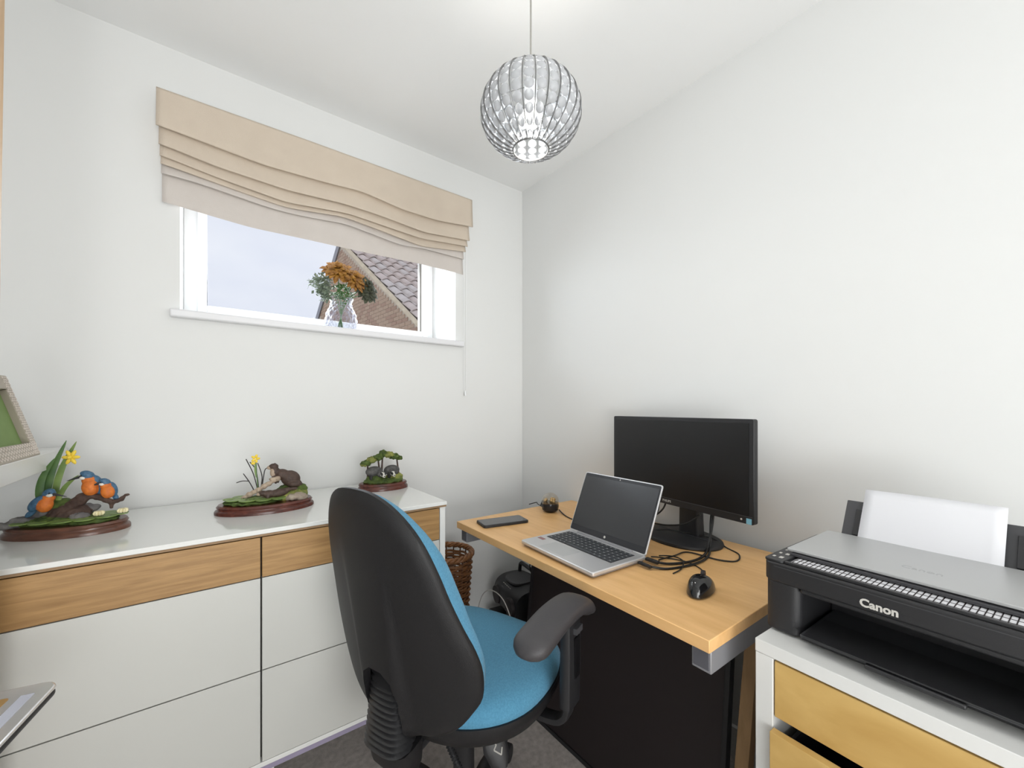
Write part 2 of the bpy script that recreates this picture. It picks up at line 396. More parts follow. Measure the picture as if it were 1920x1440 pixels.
bl_, bh_, gap_ = .215, .065, .010
bme = [MB().box(-.5, .5, -.5, .5, -.5, .5).mesh('brick', M[k], False) for k in ('brick', 'brick2')]
bricks = []
for row in range(64):
    z = 4.55 + row * .075
    t = -.9 + (.1125 if row % 2 else 0)
    while t < FARg:
        zt = 5.305 + .69 * t if t < 3.9 else 5.197 + 2.8 - pitchL * (t - 3.9)
        if z + .05 < zt - .05 and z > 4.5: bricks.append((t, z))
        t += .225
bricks = [b for b in bricks if b[0] > -.3 or b[1] > 4.9]
rot = Matrix((g, rd, up)).transposed().to_4x4()
def dist(b):
    p = gp(b[0], b[1]) + Vector((2.997, 6.506, -2.8)); x = p.x * .6015 + p.y * .7989; l = p.x * .7989 - p.y * .6015
    px = 960 + 760 * l / x; py = 765 - 760 * (p.z - H) / x
    return px, py, x
vis = [b for b in bricks if 585 < dist(b)[0] < 800 and 450 < dist(b)[1] < 640]
vis.sort(key=lambda b: dist(b)[2]); rest = [b for b in bricks if b not in vis[:280]]
rr = random.Random(3)
for b in vis[:280]:
    o = bpy.data.objects.new('brick', bme[0 if rr.random() < .7 else 1]); COL.objects.link(o); o.parent = gable
    o.matrix_local = Matrix.Translation(gp(b[0], b[1], -.018 + rr.random() * .004)) @ rot @ Matrix.Diagonal((bl_, .05, bh_, 1))
sb = MB()
for b in rest:
    if b[1] > 4.4: sb.box(-.5, .5, -.5, .5, -.5, .5, mi=0 if rr.random() < .7 else 1, T=Matrix.Translation(gp(b[0], b[1], -.017)) @ rot @ Matrix.Diagonal((bl_, .05, bh_, 1)))
sb.build('far_bricks', [M['brick'], M['brick2']], gable, smooth=False, kind='stuff')
# roof
sd = (g * 3.9 + up * (5.197 - 2.505)).normalized(); nrm = rd.cross(sd).normalized()
if nrm.z < 0: nrm = -nrm
dk = MB(); e0 = N0 - sd * .9; L = (AP - N0).length + .9
vs = [e0 + out * .06, e0 + rd * 6, e0 + rd * 6 + sd * L, e0 + out * .06 + sd * L]
dk.add([v + nrm * .01 for v in vs] + [v + nrm * .05 for v in vs], [(0, 1, 2, 3), (7, 6, 5, 4), (0, 4, 5, 1), (1, 5, 6, 2), (2, 6, 7, 3), (3, 7, 4, 0)])
roof = dk.build('roof', M['tile'], hs, smooth=False)
vb = MB(); vb.loft([e0 + out * .05 + nrm * .03, e0 + out * .05 + nrm * .03 + sd * L], (.05, .055), 4, e=8, side=tuple(nrm)); vb.build('verge', M['verge'], hs, smooth=False)
sd2 = (g * (FARg - 3.9) + up * (FARz - 7.997)).normalized()
vb = MB(); vb.loft([AP + out * .04, AP + out * .04 + sd2 * 2.6], (.05, .05), 4, e=8); vb.build('verge', M['steel'], hs, smooth=False)
rg = MB(); rg.loft([AP + nrm * .04 + out * .05, AP + nrm * .04 + rd * 6], .11, 10); rg.build('ridge', M['verge'], hs)
TWd, TG = .27, .37
def tilefn(mi):
    t = MB()
    def prof(u):
        return .035 * math.sin(u * 2 * PI - .6) + .03
    NN = 8; vs = []; fs = []
    for k, (v, dz) in enumerate(((-.03, .045), (TG + .03, .005))):
        for th in (0, .02):
            for i in range(NN + 1):
                u = i / NN; vs.append((u * (TWd + .02), v, prof(u) + dz + th))
    n = NN + 1
    for i in range(NN):
        fs += [(n + i, n + i + 1, 3 * n + i + 1, 3 * n + i), (i, 2 * n + i, 2 * n + i + 1, i + 1), (i, i + 1, n + i + 1, n + i), (2 * n + i, 3 * n + i, 3 * n + i + 1, 2 * n + i + 1)]
    fs += [(0, n, 3 * n, 2 * n), (n - 1, 3 * n - 1, 4 * n - 1, 2 * n - 1)]
    t.add(vs, fs, 0); return t.mesh('roof_tile', M[mi], True, 60)
tme = [tilefn('tile'), tilefn('tile2')]
rot2 = Matrix((rd, sd, nrm)).transposed().to_4x4()
for i in range(12):
    for j in range(15):
        o = bpy.data.objects.new('roof_tile', tme[1 if rr.random() < .3 else 0]); COL.objects.link(o); o.parent = roof
        o.matrix_local = Matrix.Translation(e0 + rd * (TWd * i - .02) + sd * (TG * j) + nrm * (.052 + rr.random() * .006)) @ rot2

# ================================================================== roman blind
bd = thing('roman_blind', (.45, YA, 2.18), 0, 'beige fabric roman blind with gathered folds over the window', 'blind')
LN = dict(top=[(-.127, 2.183), (.313, 2.186), (1.032, 2.183)],
 val=[(-.122, 2.06), (.031, 2.047), (.163, 2.037), (.395, 2.044), (.5, 2.051), (.675, 2.027), (.839, 2.028), (1.033, 2.052)],
 f2=[(-.119, 2.008), (.031, 1.985), (.236, 1.974), (.438, 1.985), (.575, 1.979), (.782, 1.961), (1.016, 1.983)],
 f3=[(-.117, 1.976), (.031, 1.954), (.236, 1.932), (.455, 1.954), (.771, 1.932), (1.009, 1.954)],
 f4=[(-.115, 1.951), (.031, 1.937), (.236, 1.917), (.438, 1.937), (.771, 1.901), (1.003, 1.93)],
 f5=[(-.112, 1.923), (-.031, 1.922), (.192, 1.901), (.274, 1.902), (.446, 1.915), (.675, 1.883), (.782, 1.894), (.994, 1.895)],
 hem=[(-.117, 1.84), (.129, 1.818), (.42, 1.821), (.76, 1.827), (.997, 1.821)])
def sm(tab, x):
    return (interp(tab, x - .03) + interp(tab, x) * 2 + interp(tab, x + .03)) / 4
def strip(name, a, b, y0, m, bulge, x0, x1, over=.02, thick=.003, wr=.003):
    f = MB()
    def fn(u, v):
        x = x0 + (x1 - x0) * u; za = sm(LN[a], x) + (over if a != 'top' else 0); zb = sm(LN[b], x)
        w = min(1, v / .86); z = za + (zb - za) * w
        yy = y0 - bulge * w ** 1.5 * (1 + .25 * math.sin(x * 7 + bulge * 900)) + wr * math.sin(x * 9 + y0 * 700) * w
        if v > .86:
            k = (v - .86) / .14; yy += (bulge + .004) * (1 - math.cos(k * PI / 2)) ; z += -.0025 * math.sin(k * PI) + .005 * k * k
        return (x - .45, yy - YA, z - 2.18)
    f.grid(fn, 64, 21); return f.build(name, m, bd, solid=-thick, ang=80)
strip('valance', 'top', 'val', 1.694, M['blind'], .012, -.128, 1.033)
strip('fabric_fold', 'val', 'f2', 1.703, M['blind'], .013, -.122, 1.018)
strip('fabric_fold', 'f2', 'f3', 1.709, M['blind'], .011, -.120, 1.010)
strip('fabric_fold', 'f3', 'f4', 1.715, M['blind'], .011, -.118, 1.004)
strip('fabric_fold', 'f4', 'f5', 1.721, M['blind2'], .011, -.117, .998)
strip('lower_panel', 'f5', 'hem', 1.727, M['blind2'], .004, -.116, .997, wr=.004)
box('headrail', -.56, .575, -.045, -.002, -.035, -.002, M['upvc'], bd, bevel=.004)
ch = MB()
for dx in (0, .012):
    ch.loft([(.560 + dx, -.02, -.03), (.560 + dx, -.02, -.92)], .0009, 6)
ch.loft(smoothpath([(.560, -.02, -.92), (.562, -.02, -.935), (.566, -.02, -.938), (.570, -.02, -.935), (.572, -.02, -.92)], 3), .0012, 6)
ch.build('pull_cord', M['upvc'], bd)
MB().loft([(.566, -.02, -.925), (.566, -.02, -.95)], [.004, .005], 10).build('cord_weight', M['upvc'], bd)

# ================================================================== vase and flowers on the sill
VX, VY, VZ = .468, 1.86, 1.4967
vs_ = thing('glass_vase', (VX, VY, VZ), 0, 'round cut glass vase with diamond facets on the window sill', 'vase')
prof = [(.030, 0), (.052, .004), (.060, .025), (.062, .05), (.058, .08), (.046, .105), (.040, .118), (.043, .135), (.050, .15)]
def vf(u, v):
    i = v * (len(prof) - 1); k = min(int(i), len(prof) - 2); f = i - k
    r = prof[k][0] * (1 - f) + prof[k + 1][0] * f; z = prof[k][1] * (1 - f) + prof[k + 1][1] * f
    if .1 < v < .8: r += .005 * (abs(math.sin(u * 12 * PI + v * 16)) * abs(math.sin(u * 12 * PI - v * 16)))
    return (r * math.cos(2 * PI * u), r * math.sin(2 * PI * u), z)
mb = MB(); mb.grid(vf, 168, 64, cu=True); mb.build('vase_body', M['vase'], vs_, ang=20)
MB().lathe([(.0, .001), (.045, .001), (.05, .012), (.0, .014)], 24).build('vase_base', M['vase'], vs_)
def flower(name, label, cat, hd, nr, rad, petm, cenm, tilt, group=None, cr=.35):
    t = thing(name, (VX, VY, VZ + .016), 0, label, cat, group)
    top = Vector(hd) - Vector((VX, VY, VZ + .016)); st = MB()
    st.loft(smoothpath([(top.x * -.15, top.y * -.15, .0), (top.x * .1, top.y * .1, .09), (top.x * .35, top.y * .35, .135), (top.x, top.y, top.z)], 6), .0022, 6)
    st.build('stem', M['leafg'], t)
    q = Matrix.Translation(top) @ Euler(tilt).to_matrix().to_4x4()
    p = MB(); rnd = random.Random(hash(label) % 99 if False else len(label))
    for lay in range(nr):
        n = 16 - lay * 2; rr_ = rad * (1 - .2 * lay)
        for k in range(n):
            a = 2 * PI * (k + .5 * (lay % 2)) / n + rnd.uniform(-.1, .1); l = rr_ * rnd.uniform(.85, 1.1); w = rad * .16; c, s = math.cos(a), math.sin(a); zl = .006 + lay * .008 + rnd.uniform(-.006, .006)
            vs = []
            for (f, ww, zz) in ((.2, .5, 0), (.55, 1, .25), (.85, .8, .2), (1.0, .1, -.05)):
                for sgn in (-1, 1): vs.append((c * l * f - s * w * ww * sgn, s * l * f + c * w * ww * sgn, zl + zz * rad * .35))
            p.add(vs, [(0, 1, 3, 2), (2, 3, 5, 4), (4, 5, 7, 6)], 0, q)
    p.build('petals', petm, t, solid=.0008)
    MB().ell((0, 0, .006), (rad * cr, rad * cr, rad * cr * .6), 14, 8, T=q).build('flower_centre', cenm, t)
    return t
flower('sunflower', 'orange sunflower facing the room, uppermost in the vase', 'flower', (.440, 1.80, 1.735), 5, .072, M['sunf'], M['sunc'], (R(50), R(-12), 0), 'flowers in the glass vase')
flower('sunflower', 'smaller orange sunflower low at the front of the vase', 'flower', (.500, 1.80, 1.715), 4, .060, M['sunf'], M['sunf'], (R(65), R(15), 0), 'flowers in the glass vase')
flower('dark_sunflower', 'dark dried sunflower leaning to the right of the vase', 'flower', (.550, 1.83, 1.70), 5, .074, M['dkfl'], M['sunc'], (R(60), R(50), 0), 'flowers in the glass vase')
flower('dark_sunflower', 'small dark seed head at the right with yellow tips', 'flower', (.565, 1.82, 1.675), 3, .045, M['dkfl'], M['yellow'], (R(80), R(60), 0), 'flowers in the glass vase', cr=.2)
def spray(label, hd, n, rad, m, seed):
    t = thing('leafy_sprig', (VX, VY, VZ + .016), 0, label, 'foliage', 'greenery in the glass vase'); rnd = random.Random(seed)
    top = Vector(hd) - Vector((VX, VY, VZ + .016))
    MB().loft(smoothpath([(-top.x * .1, 0, 0), (top.x * .15, top.y * .15, .1), (top.x * .4, top.y * .4, .14), tuple(top)], 6), .0016, 6).build('stem', M['leafg'], t)
    p = MB()
    for k in range(n):
        d = Vector((rnd.gauss(0, 1), rnd.gauss(0, 1), rnd.gauss(0, 1))).normalized(); c = top + d * rad * rnd.uniform(.3, 1); ax = d.orthogonal().normalized() if rnd.random() < .5 else d.cross(Vector((0, 0, 1))).normalized()
        l = .018; w = .008; e = (d * .5 + Vector((rnd.uniform(-1, 1), rnd.uniform(-1, 1), rnd.uniform(-1, 1)))).normalized()
        p.add([c, c + e * l * .5 + ax * w, c + e * l, c + e * l * .5 - ax * w], [(0, 1, 2, 3)])
    p.build('leaves', m, t, solid=.0006, kind='stuff')
spray('grey-green leafy sprig at the left of the vase', (.385, 1.84, 1.690), 230, .050, M['sage'], 1)
spray('sage leaves drooping low over the left vase rim', (.400, 1.82, 1.640), 70, .026, M['sage'], 2)
spray('dark green foliage filling the middle behind the sunflowers', (.475, 1.86, 1.675), 150, .045, M['leafg'], 3)

# ================================================================== sideboard
SBF = 1.25; sbx0, sbx1 = -.56, .655
sbd = thing('sideboard', ((sbx0 + sbx1) / 2, 1.497, 0), 0, 'long white sideboard with oak top drawers under the window', 'sideboard')
ox, oy = -(sbx0 + sbx1) / 2, -1.497
def sbox(name, a, b, c, d, e, f, m, bevel=0, par=None, **k): return box(name, a + ox, b + ox, c + oy, d + oy, e, f, m, par or sbd, bevel, **k)
sbox('top_panel', sbx0, sbx1 + .004, SBF - .004, 1.745, .838, .850, M['topglass'], .0015)
sbox('top_edge', sbx0, sbx1 + .002, SBF - .002, 1.742, .832, .838, M['oakedge'])
sbox('carcass', sbx0 + .002, .632, SBF + .022, 1.742, .235, .832, M['gap'])
sbox('side_panel', .635, sbx1, SBF + .002, 1.742, .225, .832, M['white'], .001)
for k, (a, b) in enumerate(((sbx0 + .004, .1125), (.1165, .6315))):
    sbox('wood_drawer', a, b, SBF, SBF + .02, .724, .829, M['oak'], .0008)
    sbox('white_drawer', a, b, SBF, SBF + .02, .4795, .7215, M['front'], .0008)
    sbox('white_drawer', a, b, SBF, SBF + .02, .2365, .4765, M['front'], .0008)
sbox('bottom_rail', sbx0, sbx1, SBF + .001, SBF + .03, .222, .2345, M['white'], .001)
sbox('lavender_edging', sbx0, sbx1 - .01, SBF + .012, SBF + .04, .200, .222, M['lav'], .001)
for lx in (sbx0 + .06, .14, .59):
    for ly in (SBF + .16, 1.68): sbox('leg', lx - .02, lx + .02, ly - .02, ly + .02, 0, .222, M['white'], .002)
sbox('bottom_panel', sbx0 + .01, .634, SBF + .04, 1.74, .205, .2345, M['white'])

# ================================================================== figurines
def base_oval(t, a, b, m, z=0):
    MB().lathe([(0, 0), (1.0, 0), (1.0, .006), (.985, .010), (.95, .013), (.945, .017), (.965, .020), (.93, .026), (0, .0265)], 48, sx=a, sy=b).build('oval_base', m, t)
def leaf(t, pts, w, m, name='leaf'):
    P = smoothpath(pts, 5); n = len(P); mb = MB()
    rad = [(w * .78 * max(.08, math.sin(PI * (.12 + .88 * i / (n - 1))) ** .7), .0009) for i in range(n)]
    mb.loft(P, rad, 6, side=(1, .3, 0)); return mb.build(name, m, t)
# ---- kingfishers
kf = thing('kingfisher_figurine', (-.286, 1.533, .850), R(-22), 'figurine of three kingfishers with reeds on an oval wooden base', 'figurine', 'wildlife figurines on the sideboard')
base_oval(kf, .127, .080, M['walnut'])
blob('mossy_ground', [((-.03, 0, .032), (.085, .055, .014), None, 0), ((.05, -.01, .030), (.06, .045, .010), None, 0), ((.0, .0, .045), (.045, .03, .025), None, 1), ((-.02, .01, .062), (.03, .025, .022), None, 0),
     ((-.075, -.03, .036), (.028, .02, .014), None, 2), ((-.055, .0, .045), (.025, .02, .016), None, 2), ((.035, -.02, .040), (.02, .015, .012), None, 2), ((-.1, -.045, .032), (.025, .012, .008), None, 2), ((.03, .02, .055), (.025, .012, .012), None, 2)],
     [M['moss'], M['bark'], M['rock']], kf, .003, 2, .004, 90)
pads = MB()
for (x, y, r) in ((-.02, -.055, .022), (.02, -.05, .024), (.06, -.045, .02), (-.06, -.055, .018), (.09, -.02, .022), (.07, .02, .02), (.105, .005, .018)):
    pads.lathe([(0, 0), (r, .001), (r * 1.03, .0035), (r * .9, .0028), (0, .002)], 14, (x, y, .0365))
pads.build('lily_pads', M['pad'], kf)
for (x, y) in ((.075, -.02), (.115, -.0)):
    fl = MB()
    for k in range(8):
        a = 2 * PI * k / 8; fl.ell((x + .006 * math.cos(a), y + .006 * math.sin(a), .047), (.006, .003, .006), 8, 6, rot=(0, -.6, a))
    fl.build('water_lily', M['cream'], kf)
blob('branch', [((.0 + .007 * i, 0, .06 + .006 * i), (.015, .014, .014), None, 0) for i in range(5)] + [((.032 + .007 * i, 0, .086 + .003 * math.sin(i * .9)), (.009, .009, .0075), None, 0) for i in range(5)]
     + [((.062 + .0075 * i, 0, .086 - .0040 * i), (.008, .008, .007), None, 0) for i in range(5)] + [((.092 + .006 * i, 0, .070 + .002 * i), (.007, .007, .0055), None, 0) for i in range(4)]
     + [((.090, 0, .062), (.005, .005, .009), None, 0), ((.115, 0, .081), (.006, .005, .005), (0, -.7, 0), 0), ((.123, 0, .088), (.008, .004, .0035), None, 0)], [M['bark']], kf, .0025, 1, .002, 120)
for pts, w, m in (([(-.045, .01, .05), (-.052, .01, .10), (-.04, .01, .16), (-.012, .01, .235)], .010, 'leafg'), ([(-.035, .012, .05), (-.035, .012, .11), (-.02, .012, .17), (.008, .012, .232)], .009, 'leafl'),
                  ([(-.04, .0, .05), (-.06, .0, .09), (-.055, .0, .14), (-.03, 0, .19)], .010, 'leafg'), ([(-.03, .0, .05), (-.02, .0, .09), (-.005, .0, .12), (.02, 0, .145)], .007, 'leafl'), ([(-.05, .01, .05), (-.066, .01, .08), (-.06, .01, .12), (-.04, .01, .165)], .009, 'leafg')):
    leaf(kf, pts, w, M[m])
fl = MB()
for k in range(6):
    a = 2 * PI * k / 6; fl.ell((.004 + .010 * math.cos(a), 0, .192 + .011 * math.sin(a)), (.010, .004, .0045), 8, 6, rot=(0, -a, 0))
fl.ell((.004, -.004, .192), (.005, .006, .005), 8, 6); fl.build('daffodil', M['yellow'], kf)
def kingfisher(x, y, z, s, flip, yaw, side=False):
    T = T_((x, y, z), (0, 0, yaw)); f = flip
    E = [((0, 0, .016), (.0135, .012, .017), (0, f * .15, 0), 0), ((f * .004, .003, .030), (.0115, .010, .010), None, 0), ((f * .006, .002, .040), (.011, .009, .0085), None, 1), ((f * .008, .0, .0455), (.0085, .007, .005), None, 1),
         ((f * -.006 - side * .006, .007 - side * .008, .020), (.011, .009, .020), (0, f * .2 + side * .5, 0), 1), ((f * -.012 - side * .012, .010 - side * .008, -.001), (.006, .004, .012), (0, f * .3 + side * .5, 0), 1), ((f * .010, -.005, .036), (.005, .004, .003), None, 2)]
    E = [((T @ (Vector(c) * s)), tuple(q * s for q in r), (rt or (0, 0, 0))[:2] + ((rt or (0, 0, 0))[2] + yaw,), m) for c, r, rt, m in E]
    k = blob('kingfisher', E, [M['orange'], M['kblue'], M['kwhite']], kf, .0014 * s, 2)
    b = MB(); b.loft([T @ (Vector((f * .013, -.001, .039)) * s), T @ (Vector((f * .037, -.002, .031)) * s)], [.0032 * s, .0005], 8); b.build('beak', M['beak'], k)
    MB().ell(T @ (Vector((f * .011, -.0075, .041)) * s), (.0016 * s,) * 3, 8, 6).build('eye', M['blackg'], k)
kingfisher(.046, -.002, .091, 1.3, -1, 0)
kingfisher(.083, -.002, .082, 1.05, -1, .2)
kingfisher(-.026, -.035, .060, 1.15, 1, .1, True)
# ---- otters
ot = thing('otter_figurine', (.152, 1.502, .850), R(-4), 'figurine of two brown otters on an oval mahogany base', 'figurine', 'wildlife figurines on the sideboard')
base_oval(ot, .136, .088, M['mahog'])
blob('mossy_bank', [((-.03, -.01, .031), (.085, .06, .009), None, 0), ((.06, .01, .035), (.06, .055, .022), None, 1), ((.075, .02, .052), (.045, .035, .018), None, 0), ((.02, .0, .035), (.04, .03, .016), None, 2), ((.08, -.035, .035), (.035, .022, .012), None, 2)],
     [M['moss'], M['moss2'], M['sand']], ot, .003, 2, .005, 90)
pads = MB()
for (x, y, r) in ((-.085, -.02, .022), (-.05, -.045, .024), (-.01, -.058, .022), (.03, -.058, .02), (-.07, .02, .02), (-.10, .0, .014), (-.03, -.03, .018)):
    pads.lathe([(0, 0), (r, .001), (r * 1.03, .0035), (r * .9, .0028), (0, .002)], 14, (x, y, .0385))
pads.build('lily_pads', M['pad'], ot)
blob('fallen_log', [((-.06 + .013 * i, -.002, .042 + .0072 * i), (.009, .007 + .002 * (i % 3), .0062 + .0015 * ((i * 2) % 3)), None, 0) for i in range(8)] + [((.02, .0, .093), (.016, .008, .0045), None, 0), ((-.02, -.01, .06), (.006, .008, .012), None, 0)], [M['pbark']], ot, .0025, 1, .002, 120)
blob('otter', [((.068, .01, .088), (.030, .020, .026), (0, .5, 0), 0), ((.045, .01, .103), (.022, .016, .018), (0, .4, 0), 0), ((.025, .01, .116), (.012, .011, .017), (0, -.3, 0), 0), ((.020, .01, .131), (.014, .011, .010), None, 0),
     ((.008, .01, .128), (.008, .007, .006), None, 1), ((.017, .007, .112), (.008, .009, .014), None, 1), ((.022, .004, .090), (.006, .005, .016), (0, -.3, 0), 0), ((.030, .018, .090), (.006, .005, .016), (0, -.2, 0), 0), ((.078, -.004, .070), (.020, .012, .012), None, 0),
     ((.092, .01, .066), (.011, .009, .016), (0, -.2, 0), 0), ((.095, .002, .052), (.010, .007, .010), None, 0), ((.085, -.012, .044), (.014, .006, .006), None, 0), ((.024, .018, .139), (.003, .002, .003), None, 0), ((.024, .002, .139), (.003, .002, .003), None, 0)], [M['otter'], M['otterb']], ot, .002, 2)
blob('otter', [((.03, -.035, .052), (.030, .015, .013), (0, -.12, 0), 0), ((.005, -.036, .052), (.018, .013, .012), None, 0), ((-.012, -.037, .056), (.011, .010, .009), None, 0), ((-.022, -.038, .054), (.007, .006, .005), None, 1),
     ((.055, -.033, .060), (.014, .008, .007), None, 0), ((.072, -.030, .060), (.014, .005, .005), None, 0), ((.002, -.045, .043), (.006, .005, .010), None, 0)], [M['otter'], M['otterb']], ot, .002, 2)
for pts in ([(-.030, .01, .05), (-.045, .01, .085), (-.062, .01, .115)], [(-.022, .01, .05), (-.035, .01, .11), (-.055, .01, .160)], [(-.018, .012, .05), (-.012, .012, .10), (-.024, .012, .145)],
            [(-.014, .012, .05), (-.008, .012, .10), (-.002, .012, .125), (.016, .012, .128)], [(-.046, .01, .09), (-.065, .01, .092), (-.08, .01, .088)], [(-.02, .01, .05), (-.028, .01, .12), (-.045, .01, .150)], [(-.022, .008, .05), (-.026, .008, .10), (-.028, .008, .15)]):
    MB().loft(smoothpath(pts, 5), .0014, 6).build('reed', M['blackm'] if pts[0][0] != -.022 or pts[0][1] != .008 else M['leafg'], ot)
leaf(ot, [(-.027, .008, .10), (-.03, .008, .13), (-.028, .008, .155)], .005, M['leafl'])
fl = MB()
for k in range(5):
    a = 2 * PI * k / 5; fl.ell((-.030 + .007 * math.cos(a), .006, .160 + .008 * math.sin(a)), (.006, .003, .004), 8, 6, rot=(0, -a, 0))
fl.ell((-.036, .006, .146), (.006, .004, .005), 8, 6); fl.build('yellow_iris', M['yellow'], ot)
# ---- badgers
bg_ = thing('badger_figurine', (.562, 1.600, .850), R(-2), 'figurine of badgers under green bushes on a red-brown base, nearest the corner', 'figurine', 'wildlife figurines on the sideboard')
base_oval(bg_, .098, .066, M['mahog'])
blob('mossy_bank', [((.0, 0, .030), (.078, .048, .012), None, 0), ((.045, .005, .040), (.035, .03, .02), None, 1), ((-.03, .005, .040), (.035, .03, .018), None, 0)], [M['moss'], M['moss2']], bg_, .003, 2, .005, 90)
blob('tree_canopy', [((-.068, 0, .105), (.020, .02, .009), None, 0), ((-.045, .005, .115), (.02, .022, .011), None, 1), ((-.02, 0, .125), (.02, .022, .011), None, 0), ((.0, .005, .138), (.015, .02, .014), None, 0), ((.02, 0, .133), (.022, .022, .011), None, 1),
     ((.045, 0, .124), (.018, .02, .011), None, 0), ((.065, .0, .117), (.012, .015, .008), None, 0), ((-.075, 0, .10), (.012, .015, .006), None, 1)], [M['moss'], M['moss2']], bg_, .0025, 1, .009, 110)
for x, z, dx in ((-.058, .105, .0), (-.018, .120, .01), (.0, .125, -.005), (.058, .115, .01)):
    MB().loft([(x + dx, .01, .035), (x, .01, z)], [.004, .003], 8).build('trunk', M['bark'], bg_)
for (x, s, hx) in ((-.036, 1.12, .024), (.034, 1.08, -.006)):
    bb_ = blob('badger', [((x, 0, .07), (.030 * s, .018, .021), None, 0), ((x + hx * .8, -.018, .062), (.015, .015, .014), None, 0), ((x + hx, -.034, .060), (.0095, .012, .0095), None, 1), ((x + hx, -.046, .055), (.006, .009, .006), None, 1),
          ((x + hx - .006, -.036, .062), (.0035, .012, .006), None, 2), ((x + hx + .006, -.036, .062), (.0035, .012, .006), None, 2), ((x - .015, -.012, .048), (.007, .007, .012), None, 2), ((x + .018, -.012, .048), (.007, .007, .012), None, 2)],
          [M['badg'], M['badw'], M['badk']], bg_, .002, 2)
    MB().ell((x + hx, -.0545, .056), (.003, .002, .002), 8, 6).build('nose', M['blackg'], bb_)

# ================================================================== photo frame on the shelf
pf = thing('photo_frame', (-.329, 1.505, 1.055), 0, 'beaded photo frame with a green picture leaning on the white shelf', 'picture frame')
lean = Matrix.Rotation(R(-16), 4, 'Y')     # top leans back to the left wall; frame faces +X, corner at origin
FW_, FH_, bw = .26, .20, .034
fm = MB()
for (y0, y1, z0, z1) in ((-FW_, 0, 0, bw), (-FW_, 0, FH_ - bw, FH_), (-FW_, -FW_ + bw, bw, FH_ - bw), (-bw, 0, bw, FH_ - bw)): fm.box(-.018, 0, y0, y1, z0, z1, T=lean)
fm.build('frame_border', M['frameb'], pf, bevel=.002)
box('picture', -.017, -.013, -FW_ + bw, -bw, bw, FH_ - bw, M['green'], pf, T=lean)
bm_ = MB()
for side in range(2):
    for i in range(34):
        for k in range(3):
            if side == 0: c = (0, -.006 - i * .0076, .007 + k * .010 + (.004 if i % 2 else 0))
            else: c = (0, -.006 - k * .011 - (.004 if i % 2 else 0), .006 + i * .0057)
            bm_.ell(c, (.0022, .0028, .0028), 6, 4, T=lean)
bm_.build('beading', M['bead'], pf, kind='stuff')
st = MB(); st.box(-.075, -.07, -.15, -.11, 0.001, .13, T=Matrix.Translation((.0, 0, 0)) @ Matrix.Rotation(R(9), 4, 'Y')); st.build('easel_back', M['blackm'], pf)

# ================================================================== desk
dsk = thing('desk', (1.0746, .8815, 0), R(-1.03), 'beech office desk with a silver cantilever frame against the right wall', 'desk')
dt = MB(); dt.box(-.308, .308, -.5, .5, .705, .730); dt.build('desktop', M['beech'], dsk, bevel=.0015)
for sy in (-1, 1):
    yc = sy * .474
    fr = MB(); fr.box(-.29, .27, yc - .02, yc + .02, .655, .7045); fr.build('leg', M['steel'], dsk, bevel=.002)
    box('end_cap', -.292, -.2885, yc - .016, yc + .016, .661, .699, M['steeld'], dsk, bevel=.0008)
    box('upright', .06, .12, yc - .018, yc + .018, .03, .655, M['steel'], dsk, bevel=.003)
    box('foot', -.20, .28, yc - .018 , yc + .006, .0, .03, M['steel'], dsk, bevel=.004)
box('crossbar', .16, .19, -.455, .455, .60, .655, M['steel'], dsk, bevel=.002)

# black board leaning under the desk
bb = thing('leaning_board', (.990, .8675, .0), 0, 'large flat black board leaning upright beneath the desk', 'board')
T = Matrix.Rotation(R(6.0), 4, 'Y')
box('board', 0, .014, -.382, .382, .012, .655, M['blackm'], bb, bevel=.002, T=T)
fb = MB(); 
for a, b, c, d in ((-.388, -.376, .0, .662), (.376, .388, .0, .662)): fb.box(-.004, .020, a, b, c, d, T=T)
fb.box(-.004, .020, -.376, .376, .650, .662, T=T); fb.box(-.004, .020, -.376, .376, 0.0, .012, T=T)
fb.build('frame', M['blackp'], bb, bevel=.001)
wp = thing('wooden_batten', (.905, .424, 0), 0, 'narrow brown wooden batten leaning between the desk and drawer unit', 'batten')
T = Matrix.Rotation(R(11), 4, 'Y')
box('batten', 0, .03, -.0145, .0145, 0.004, .635, M['plank'], wp, bevel=.001, T=T)
box('metal_clip', -.004, 0, -.012, .004, .33, .345, M['steel'], wp, T=T)

# ================================================================== drawer unit
du = thing('drawer_unit', (.821, .333, 0), R(-3.4), 'white drawer unit with birch fronts under the printer', 'cabinet')
DW, DD = .62, .56
box('top_slab', 0, DD, -DW, 0, .716, .740, M['white'], du, bevel=.001)
box('side_panel', .0005, DD - .002, -.030, -.0005, 0, .7155, M['white'], du, bevel=.0008)
box('side_panel', .0005, DD - .002, -DW, -DW + .03, 0, .7155, M['white'], du, bevel=.0008)
box('back_panel', DD - .012, DD - .004, -DW + .03, -.030, 0.02, .715, M['white'], du)
box('interior_rail', .04, .05, -DW + .03, -.03, .60, .715, M['gap'], du)
z = .7115
for k in range(5):
    off = 0.003 if k == 0 else -.016 if k == 1 else .003
    zt = z - .1045 + (.0 if k else 0); 
    d = box('drawer_front', off, off + .016, -DW + .032, -.032, zt + (.0 if k else .004), z, M['birch'], du, bevel=.001)
    q = MB(); q.box(off + .016, .45, -.05, -.044, zt + .01, z - .028); q.box(off + .016, .45, -DW + .044, -DW + .05, zt + .01, z - .028); q.box(off + .016, .45, -DW + .05, -.05, zt + .006, zt + .01)
    q.build('drawer_box', M['blackp'], d)
    z = zt - (.014 if k == 0 else .006)

# ================================================================== printer
P0 = (.872, .340, .740)
pr_ = thing('printer', P0, R(-3.0), 'black multifunction printer with a silver lid on the white drawer unit', 'printer')
PW, PD, PH = .435, .305, .145
